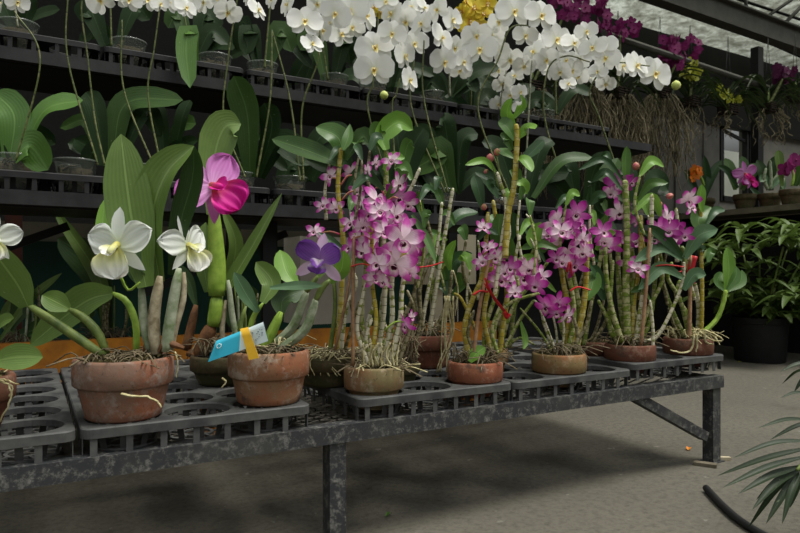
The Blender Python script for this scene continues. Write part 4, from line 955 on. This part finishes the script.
def mothorchid(px, tier, label, leaves=(), spikes=(), flowers=(), buds=(), kind='white_moth_orchid_flower', back=0):
    Y = (CL if tier == 'L' else CU)+back*.175; z = (LZ if tier == 'L' else UZ)-.054
    D = DY(px, Y); p = P(px, HY, D)
    cells = [RX0+.03+k*.56+.012+(i+.5)*.175 for k in range(7) for i in range(3)]
    cells = [h for h in cells if (tier, back, round(h, 3)) not in USED]; p.x = min(cells, key=lambda h: abs(h-p.x)); USED.add((tier, back, round(p.x, 3)))
    Y = (LY if tier == 'L' else UY)+.002+.012+.0875+back*.175
    p.y = Y; D = p.x*FW.x+Y*FW.y; c = Vector((p.x, p.y, z))
    pl = Plant('moth_orchid', c, D, label, group='moth orchids in clear cups on the %s tier' % ('lower' if tier == 'L' else 'upper')); cup(pl, c)
    top = HY-(z+.10-.7)*FPX/D
    for l in leaves:
        pts, w, m = l[:3]; pl.leaf([(px+(pts[0][0]-px)*.3, top)]+list(pts), w, m, 'phal', l[3] if len(l) > 3 else None, .2)
    for k in range(3):
        a = RND.choice((-1, 1))*RND.uniform(14, 34)
        pl.leaf([(px, top), (px+a*.7, top-RND.uniform(12, 30)), (px+a*1.5, top-RND.uniform(-8, 30))], RND.uniform(14, 22), 'phald', 'phal', RND.uniform(0, .12), .2)
    for sp in spikes:
        pl.cane([(px+(sp[0][0]-px)*.25, top)]+list(sp), 1.5, 'spike' if len(sp) > 2 or RND.random() < .6 else 'spikep', name='flower_spike', dd=-.12, taper=.7, knob=.15)
    for f in flowers:
        x, y, r = f[:3]; y_, p_ = (f[3], f[4]) if len(f) > 4 else (None, None)
        pl.flower(kind, x, y, r*1.0, -.12+RND.uniform(-.10, .06), yaw=y_, pitch=p_, spread=62)
    for b in buds: pl.bud(b[0], b[1], b[2], 'bud', dd=-.14, L=1.9)
    return pl
USED = set(); mo = mothorchid
# lower tier
mo(8, 'L', 'moth orchid with three large light green leaves at the far left of the lower tier', [([(14,116),(-6,92)],34,'phalb'), ([(44,112),(83,100)],30,'phalb'), ([(30,146),(48,170)],34,'phalb')], [[(40,60),(14,10)]], [(17,2,13),(2,4,10)])
mo(108, 'L', 'moth orchid with long arched dark leaves above its clear cup, second on the lower tier', [([(96,112),(86,92)],24,'phald'), ([(125,104),(183,100)],28,'phal'), ([(145,112),(160,135)],20,'phald'), ([(88,122),(60,128)],16,'phal')],
   [[(95,120),(88,60),(82,2),(100,-14)], [(68,60),(68,-10)]], [(101,0,16,-10,-30),(120,-6,14)], [])
mo(166, 'L', 'moth orchid with small pointed leaves behind the big pale cattleya leaf', [([(160,118),(144,114)],20,'phald'), ([(180,128),(196,124)],22,'phal'), ([(182,118),(190,100)],18,'phald')], [[(148,95),(154,50),(160,6)], [(124,90),(122,20)]], [(129,0,13),(148,0,12),(160,4,10)])
mo(252, 'L', 'moth orchid with two upright oval dark leaves left of the pink dendrobiums', [([(247,115),(234,76)],31,'phal',-.02), ([(272,128),(264,103)],25,'phald',0), ([(280,142),(310,165)],30,'phald',.04), ([(230,140),(204,148)],20,'phald')],
   [[(224,120),(228,60),(238,-6)], [(270,100),(272,30)]], [(228,12,14,20,-40),(204,2,13),(186,8,12)])
mo(304, 'L', 'moth orchid in the clear cup with pale roots right above the purple-lipped bloom', [([(318,140),(350,128)],24,'phald'), ([(280,140),(258,138)],18,'phal'), ([(330,152),(352,168)],20,'phald')], [[(302,110),(318,60),(320,20)], [(290,100),(272,30)]], [(312,44,13),(305,22,18),(335,14,16),(258,10,13),(288,5,14)])
mo(398, 'L', 'moth orchid with a front-facing pair of white blooms over the central dendrobium', [([(412,150),(424,128)],26,'phald'), ([(380,150),(362,136)],24,'phald'), ([(398,140),(386,120)],20,'phald')], [[(368,110),(373,84),(374,62)], [(392,110),(396,95),(400,78)]],
   [(375,48,20,5,0),(374,70,20,5,-8),(392,34,15),(404,56,16,60,0),(409,80,15,55,0)], [(384,95,4.5)])
mo(456, 'L', 'moth orchid with tall dark leaves in the wide pale cup left of the yellow cane', [([(428,150),(416,124)],32,'phald'), ([(462,142),(478,134)],20,'phald'), ([(440,150),(430,160),(408,172)],30,'phal',-.05), ([(446,130),(440,118)],22,'phald')], [[(412,110),(414,60)], [(424,100),(424,40)]],
   [(422,24,15),(438,10,15),(441,38,17),(444,62,16,30,-20),(424,8,12)])
mo(522, 'L', 'moth orchid behind the yellow cane with one long flat leaf pointing right', [([(560,162),(592,157)],14,'phal',-.05), ([(500,150),(482,142)],20,'phald'), ([(540,150),(552,140)],20,'phald')], [[(478,110),(498,60),(511,28),(536,26)], [(530,90),(532,60)]],
   [(480,50,18,-10,0),(476,36,15),(463,62,14),(514,12,19,10,0),(541,16,18,15,0),(525,36,13)])
mo(580, 'L', 'moth orchid in the narrow cup right of the long flat leaf on the lower tier', [([(568,166),(556,180)],20,'phald'), ([(596,166),(612,160)],20,'phald')], [[(545,120),(548,70),(566,56),(590,62)]], [(556,40,18,20,0),(574,44,14),(586,32,12),(593,48,14),(604,48,14),(546,60,13,0,-20),(572,70,12,0,-30),(560,72,11)])
mo(640, 'L', 'moth orchid under the hanging roots whose spray ends in a round green bud', [([(628,176),(610,170)],22,'phald'), ([(655,178),(668,190)],20,'phald')], [[(600,120),(590,90),(612,64),(650,66)]],
   [(606,58,14),(622,66,15,50,0),(636,66,17,30,10),(655,74,19,10,0),(606,84,10,-20,-30),(598,72,10)], [(676,85,4.8)])
# upper tier
mo(20, 'U', 'moth orchid in the clear cup at the far left of the upper tier', [([(0,0),(-20,-10)],24,'phald'), ([(32,0),(50,-14)],20,'phald')], [[(12,-20)]], [])
mo(112, 'U', 'moth orchid in the widest clear cup on the upper tier at the left', [([(90,10),(80,20)],24,'phald'), ([(135,8),(150,20)],22,'phald')], [[(110,-15)]], [(168,3,12),(190,6,14)])
mo(196, 'U', 'moth orchid whose hanging leaf points straight down from the upper tier', [([(190,30),(186,50),(190,88)],19,'phalb',-.18), ([(205,15),(220,30)],22,'phald'), ([(178,15),(168,28)],18,'phal')], [[(180,-10)]], [(206,-6,13),(218,-2,11)])
mo(262, 'U', 'moth orchid with two pale hanging petals left of the white flower mass', [([(250,30),(246,55)],20,'phald'), ([(280,30),(292,52)],22,'phal'), ([(244,22),(236,50)],16,'phald')], [[(272,-15)]], [(272,0,12),(250,-4,12)])
mo(330, 'U', 'moth orchid under the thick left end of the white flower mass', [([(314,36),(300,50)],22,'phal'), ([(345,40),(350,64)],20,'phald')], [[(322,40),(318,22)]], [(322,30,14),(341,35,15),(350,12,20,0,0),(352,28,14),(318,4,14),(366,16,16),(360,0,14),(340,0,14),(330,22,12)], [])
mo(386, 'U', 'moth orchid with a dark folded leaf behind the front-facing white pair', [([(352,50),(345,60)],24,'phald'), ([(400,40),(412,60)],22,'phald')], [[(384,40),(386,20)]], [(392,14,16),(406,22,15),(400,40,14),(414,44,15,20,0),(412,8,14),(386,2,12)])
mo(450, 'U', 'moth orchid in the tall clear cup below the middle of the white flower mass', [([(432,82),(424,92)],22,'phald'), ([(468,80),(476,92)],18,'phald')], [[(450,70),(456,50)]], [(452,20,14),(466,54,13),(455,48,13,0,-20),(460,70,12,0,-25),(492,36,15),(496,50,14,0,-10),(500,22,14)])
mo(500, 'U', 'moth orchid with small drooping flowers low on its spray on the upper tier', [([(488,96),(480,104)],18,'phald'), ([(515,98),(524,108)],18,'phald')], [[(502,92),(508,62)]], [(510,60,13,0,-25),(498,70,10,0,-30),(515,76,11),(502,84,10,0,-30),(510,95,10,-20,-20),(498,104,9),(520,92,9,20,-10),(519,108,8),(524,66,12,0,-30),(534,52,14)])
mo(470, 'U', 'yellow moth orchid with a red-centred flower cluster among the white ones', [([(470,60),(480,66)],16,'phald')], [[(472,60),(474,30)]], [(462,12,10),(474,8,11),(470,22,11),(484,14,9),(458,24,9),(480,26,9),(466,2,9),(488,4,9)], [], 'yellow_moth_orchid_flower', back=1)
mo(378, 'U', 'yellow moth orchid peeking over the white front-facing pair', [([(376,40),(372,50)],14,'phald')], [[(378,30),(378,12)]], [(374,6,9),(382,12,8),(370,14,7),(384,2,7)], [], 'yellow_moth_orchid_flower', back=1)
mo(556, 'U', 'moth orchid at the right end of the upper tier with blooms over the hanging roots', [([(548,104),(540,112)],16,'phald')], [[(556,80),(560,60)]], [(580,60,12),(566,60,11,0,-20),(578,76,11,0,-30),(568,84,9),(590,76,9),(548,70,11),(540,44,15)])

# ------------------------------------------------------------------ hanging vandas with root curtains
def vanda(px, py, Y, label, rootpx, flowers, fk, n=16, leafpx=44, roots=70):
    D = DY(px, Y); top = P(px, py, D)
    pl = Plant('hanging_vanda', top, D, label, 'orchid', 'vandas hung behind the rack')
    mb = MB()
    w, h = .06, .05
    for k in range(4):
        for sx, sy in ((1,0),(-1,0)): mb.box((top.x+sx*w-.006, top.y-w, top.z-h+k*.018), (top.x+sx*w+.006, top.y+w, top.z-h+k*.018+.008)); mb.box((top.x-w, top.y+sx*w-.006, top.z-h+k*.018+.009), (top.x+w, top.y+sx*w+.006, top.z-h+k*.018+.017))
    mb.box((top.x-w, top.y-w, top.z-h-.01), (top.x+w, top.y+w, top.z-h-.004))
    obj('basket', mb, M['bark'], pl.t, False)
    mb = MB(); hook = top+Vector((0, 0, .62))
    for sx in (-1, 1): mb.tube([top+Vector((sx*w, 0, .02)), hook], .0025, 5)
    obj('hanger_wire', mb, M['dark'], pl.t)
    mb = MB(); mb.tube([top-UP*.05, top+UP*.14], .014, 8); obj('stem', mb, M['bulbd'], pl.t)
    n = int(n*1.7)
    for k in range(n):
        s = 1 if k % 2 else -1; hgt = k/n*.22-.06; a = RND.uniform(-.6, .6)
        d = (RT*math.cos(a)+FW*math.sin(a))*s; L = leafpx*D/FPX*RND.uniform(.75, 1.1)
        b = top+UP*(hgt-.02); q = [b, b+d*L*.5+UP*L*RND.uniform(.25, .5), b+d*L*RND.uniform(.9, 1.1)+UP*L*RND.uniform(-.35, .35)]
        mb = MB(); mb.sheet(leaf_rows(q, .030, UP-d*.3, 'strap', fold=.6, n=10, m=5)); obj('leaf', mb, M['strap'], pl.t)
    mb = MB()
    for k in range(roots):
        x = RND.uniform(-1, 1)*rootpx[0]/2*D/FPX; y = RND.uniform(-.12, .12); L = rootpx[1]*D/FPX*RND.uniform(.45, 1.05)
        p0 = top+RT*x*.45+FW*y*.5-UP*.03; pts = [p0]
        for i in range(1, 9):
            t = i/8; pts.append(p0+RT*(x*.55*min(1, t*2.2)+RND.uniform(-.024, .024))+FW*(y*.5*t+RND.uniform(-.024, .024))-UP*L*(t+RND.uniform(-.03, .03)))
        mb.tube(spline(pts, 20), RND.uniform(.0018, .004), 4)
    tag(obj('hanging_roots', mb, M['rooth'], pl.t), kind='stuff')
    if flowers:
        cx = sum(f[0] for f in flowers)/len(flowers); cy = max(f[1] for f in flowers)
        pl.cane([(px, py), ((px+cx)/2, (py+cy)/2), (cx, cy-2)], 1.6, 'spike', name='flower_spike', dd=-.05, nodes=False)
    for x, y, r in flowers: pl.flower(fk, x, y, r, RND.uniform(-.1, .05), spread=60)
    return pl
def cluster(cx, cy, w, h, n, r):
    n = int(n*1.6); r *= .8
    return [(cx+RND.uniform(-1, 1)*w/2, cy+RND.uniform(-1, 1)*h/2, r*RND.uniform(.8, 1.15)) for _ in range(n)]
vanda(532, 86, 3.40, 'hanging vanda with a narrow root curtain nearest the white flowers', (60,105), cluster(566,6,30,24,10,7), 'purple_flower', leafpx=40, roots=150)
vanda(582, 84, 3.5, 'hanging vanda with a magenta flower head touching the top edge above the long root curtain', (66,110), cluster(588,14,44,30,20,7.5), 'purple_flower', leafpx=42, roots=160)
vanda(618, 92, 3.38, 'hanging vanda with sparse magenta flowers below the bright roof strip', (60,100), cluster(622,28,34,20,13,6.5), 'purple_flower', leafpx=44, roots=150)
vanda(660, 92, 3.5, 'hanging vanda with a rich magenta flower bunch right of the round green bud', (56,92), cluster(680,48,38,20,20,6.5)+cluster(672,60,26,14,8,6), 'purple_flower', leafpx=46, roots=140)
vanda(690, 100, 3.4, 'hanging vanda with lime yellow flowers close to the magenta bunch', (36,60), cluster(692,68,20,20,13,6), 'lime_flower', leafpx=40, roots=30)
vanda(728, 108, 3.4, 'hanging vanda with a low lime yellow flower spray left of the black post', (30,28), cluster(722,92,18,10,9,5)+cluster(735,99,14,8,6,4.5), 'lime_flower', n=20, leafpx=40, roots=16)
vanda(768, 106, 3.35, 'hanging vanda with dark plum flowers right of the black post', (40,36), cluster(785,74,20,14,12,6), 'plum_flower', n=20, leafpx=38, roots=24)
vanda(795, 96, 3.5, 'hanging vanda with no flowers cut by the right edge', (30,22), [], 'plum_flower', leafpx=34, roots=14)

# ------------------------------------------------------------------ plants on the display table
def tabled(px, back, label, leaves, fl, fk, R=.10, H=.14, canes=()):
    X = TX+back
    D = X/(FW.x+RT.x*(px-400)/FPX); p = P(px, HY, D); c = Vector((X, p.y, zt))
    pl = Plant('potted_orchid', c, D, label, group='potted orchids on the display table')
    pot(pl, c, R, H, .05, R*.72, 'terraK', 'bark')
    for pts, w, m in leaves: pl.leaf(pts, w, m, 'cat')
    for x, y, r in fl: pl.flower(fk, x, y, r, -.08)
    if fl: pl.cane([(px, 186), ((px+fl[0][0])/2+2, (186+fl[0][1])/2), (fl[0][0], fl[0][1]+2)], 1.6, 'bulb', nodes=False, name='flower_stalk', dd=-.06)
    for p_ in canes: pl.cane(p_, 2, 'greysheath', nodes=False, name='pseudobulb')
tabled(745, .16, 'cattleya with one pink and crimson bloom in a low pot on the display table', [([(735,190),(730,170),(725,158)],11,'den'), ([(742,190),(752,172),(758,164)],12,'den'), ([(750,188),(758,196),(764,203)],9,'catp'), ([(738,188),(728,172),(718,166)],7,'dend'), ([(748,188),(744,168),(742,156)],11,'den')], [(745,174,12),(750,181,9)], 'pink_cattleya_flower')
tabled(792, .18, 'cattleya with a deep magenta bloom in the rightmost pot on the display table', [([(795,186),(800,172),(803,160)],12,'den'), ([(782,186),(779,160),(778,150)],9,'cat'), ([(800,186),(806,176),(812,170)],12,'den')], [(791,165,11),(785,169,8),(796,160,8)], 'purple_flower')
tabled(704, .14, 'orchid with a small bright orange flower head at the left end of the display table', [([(700,200),(690,180),(684,170)],10,'dend'), ([(704,200),(712,175),(722,160)],9,'dend'), ([(703,200),(706,180),(704,155)],10,'dend')], [(694,170,6),(697,174,6),(693,178,5),(699,170,5)], 'orange_flower')
tabled(770, .30, 'bushy grey-green orchid without flowers between the pink and the magenta cattleya', [([(768,190),(762,172),(757,160)],10,'catd'), ([(770,190),(772,168),(778,155)],10,'catd'), ([(768,190),(780,180),(784,190)],8,'catp'), ([(772,190),(765,178),(760,182)],8,'catp')], [], 'plum_flower', canes=[[(768,190),(764,180),(766,168)], [(772,190),(774,180),(781,172)], [(770,190),(771,178),(770,160)], [(782,200),(781,190),(784,178)]])

# leafy shrub in a black tub in front of the table
c = PZ(760, 361, 0); c.z = 0; D = (c-CAMP).dot(FW); 
pl = Plant('potted_shrub', c, D, 'leafy green shrub in a black plastic tub on the floor below the display table', 'shrub')
mb = MB(); R = 26*D/FPX; H = 44*D/FPX
mb.lathe([(0,0),(R*.84,0),(R*.87,.01),(R*.98,H-.05),(R*1.03,H-.045),(R*1.04,H),(R*.98,H),(R*.95,H-.06),(0,H-.06)], c, 40); obj('plastic_tub', mb, M['dark'], pl.t, sharp=45)
for k in range(9):
    a = RND.random()*6.3; mb = MB(); mb.tube(spline([c+Vector((R*.3*math.cos(a), R*.3*math.sin(a), H-.06)), c+Vector((R*.9*math.cos(a), R*.9*math.sin(a), H+.25)), c+Vector((R*1.6*math.cos(a), R*1.6*math.sin(a), H+.55))], 10), .008, 6); obj('stem', mb, M['bulbd'], pl.t)
mb = MB()
for k in range(84):
    a = RND.random()*2*PI; rr = R*2.2*math.sqrt(RND.random()); h = H+.02+RND.random()*.74
    if k % 4 == 0: rr = R*RND.uniform(.5, 1.25); h = H+RND.uniform(-.02, .12)
    if rr > R*1.4 and h < H+.1: h += .1
    q = c+Vector((rr*math.cos(a), rr*math.sin(a), h))
    if q.x > TX-.12 and h > zt-.3: q.x = TX-.14-RND.random()*.3
    nl = RND.randint(4, 6); a0 = RND.random()*6
    for i in range(nl):
        b = a0+i*2*PI/nl*.8; d = Vector((math.cos(b), math.sin(b), RND.uniform(-.1, .55))).normalized(); Lf = RND.uniform(.17, .30)
        mb.sheet(leaf_rows([q, q+d*Lf*.5+UP*Lf*.10, q+d*Lf-UP*Lf*.22], RND.uniform(.045, .068), UP-d*.1, 'lance', fold=.3, n=7, m=5))
obj('foliage', mb, M['bush'], pl.t)

# palm leaning in at the lower right
pb = PZ(905, 560, 0); pb.z = 0
t = empty('potted_palm', pb, 'feathery palm reaching into the lower right corner with thin dark leaflets', 'palm')
mb = MB(); mb.lathe([(0,0),(.10,0),(.13,.2),(.14,.2),(.14,.22),(.125,.22),(.12,.18),(0,.18)], pb, 32); obj('plastic_pot', mb, M['dark'], t, sharp=45)
def frond(rachis, leaflets, D):
    mb = MB(); q = [P(x, y, D+d) for x, y, d in rachis]; q = [pb+UP*.18]+q; mb.tube(spline(q, 24), .004, 6)
    f = obj('frond', mb, M['bulbd'], t)
    for (x0, y0), (x1, y1), w in leaflets:
        a = P(x0, y0, D); b = P(x1, y1, D+RND.uniform(-.08, .08)); m_ = a.lerp(b, .5)+UP*.012*RND.uniform(.5, 1.5)
        mb = MB(); mb.sheet(leaf_rows([a, m_, b], w*D/FPX, TOCAM*.6+UP, 'lance', fold=.4, n=14, m=5)); obj('leaflet', mb, M['palm'], f)
frond([(850,520,.1),(830,490,.03),(808,462,0),(797,470,-.02)], [((812,441),(733,458),6), ((814,447),(717,476),7), ((808,456),(722,488),7), ((802,466),(738,494),8), ((800,470),(752,510),8), ((799,472),(766,524),7), ((800,474),(782,524),7), ((803,476),(790,508),6), ((799,470),(748,528),6), ((806,480),(812,530),7), ((797,470),(756,500),6)], 1.55)
frond([(870,500,.2),(850,450,.1),(830,415,.0),(815,404,0)], [((818,422),(758,428),5), ((822,420),(770,440),5), ((815,398),(780,398),4)], 1.75)
frond([(880,480,.2),(860,420,.1),(840,380,.0),(815,366,0)], [((812,362),(780,372),5), ((815,370),(782,384),6), ((815,376),(794,392),5)], 1.9)

# small litter on the floor and a hose
def litter(px, py, L, w, m, label, name='fallen_leaf', cat='leaf', a=0.0):
    q = PZ(px, py, .004); d = Vector((math.cos(a), math.sin(a), 0)); mb = MB()
    rows = leaf_rows([q-d*L/2, q+UP*.006, q+d*L/2], w, UP, 'lance', fold=.3, n=8, m=5); mb.sheet(rows)
    tag(obj(name, mb, m, None, loc=q), label, cat)
litter(689, 449, .03, .02, M['orange'], 'small orange-yellow fallen petal on the concrete left of the end leg', 'fallen_petal', 'petal', .4)
litter(740, 362, .03, .02, M['ylg'], 'small yellow fallen petal on the floor below the black tub', 'fallen_petal', 'petal')
litter(389, 515, .03, .014, M['den'], 'small green fallen leaf on the concrete under the middle of the bench', 'fallen_leaf', 'leaf', .4)
M['chip'] = m_plain('pale_wood', (176, 166, 140), (150, 140, 116), 30, .9, .2)
q = PZ(723, 460, 0); mb = MB(); mb.bar(q-RT*.024+UP*.007, q+RT*.024+UP*.007-FW*.005, .02, .012); tag(obj('wood_chip', mb, M['chip'], None, False, loc=q), 'pale wood chip lying right of the end leg', 'wood chip')
q = PZ(706, 466, 0); mb = MB(); mb.bar(q-RT*.035+UP*.0065+FW*.02, q+RT*.03+UP*.0065-FW*.02, .03, .012); tag(obj('wood_scrap', mb, M['wood'], None, False, loc=q), 'flat grey wood scrap at the foot of the end leg', 'wood scrap')
mb = MB(); mb.tube(spline([PZ(x, y, .012) for x, y in ((706,488),(722,505),(742,522),(775,540),(840,560))], 24), .011, 8); tag(obj('hose', mb, M['dark'], None, loc=PZ(742,522,.012)), 'thin black hose curving over the floor in the lower right corner', 'hose')

# ------------------------------------------------------------------ light
w = bpy.data.worlds.new('overcast'); sc.world = w; w.use_nodes = True; nt = w.node_tree; bg = nt.nodes['Background']
tc = nt.nodes.new('ShaderNodeTexCoord'); sx_ = nt.nodes.new('ShaderNodeSeparateXYZ'); rp = nt.nodes.new('ShaderNodeValToRGB')
nt.links.new(tc.outputs['Generated'], sx_.inputs[0]); nt.links.new(sx_.outputs[2], rp.inputs[0]); nt.links.new(rp.outputs[0], bg.inputs[0])
e = rp.color_ramp.elements; e[0].position = 0.0; e[0].color = (.02, .02, .018, 1); e[1].position = .42; e[1].color = (.92, .95, .95, 1)
x_ = e.new(.16); x_.color = (.06, .063, .06, 1); bg.inputs[1].default_value = .95
sl = bpy.data.lights.new('sun', 'SUN'); sl.energy = 2.9; sl.angle = math.radians(24); sl.color = (1, .97, .9)
so = bpy.data.objects.new('sun', sl); COL.objects.link(so)
d = (FW*.10-RT*.40-UP*1.0).normalized(); so.rotation_euler = d.to_track_quat('-Z', 'Y').to_euler(); so.location = (0, -2, 4)
sc.view_settings.view_transform = 'Standard'; sc.view_settings.look = 'None'; sc.view_settings.exposure = 0.38; sc.view_settings.gamma = 1.0
try: sc.view_settings.use_curve_mapping = False
except Exception: pass
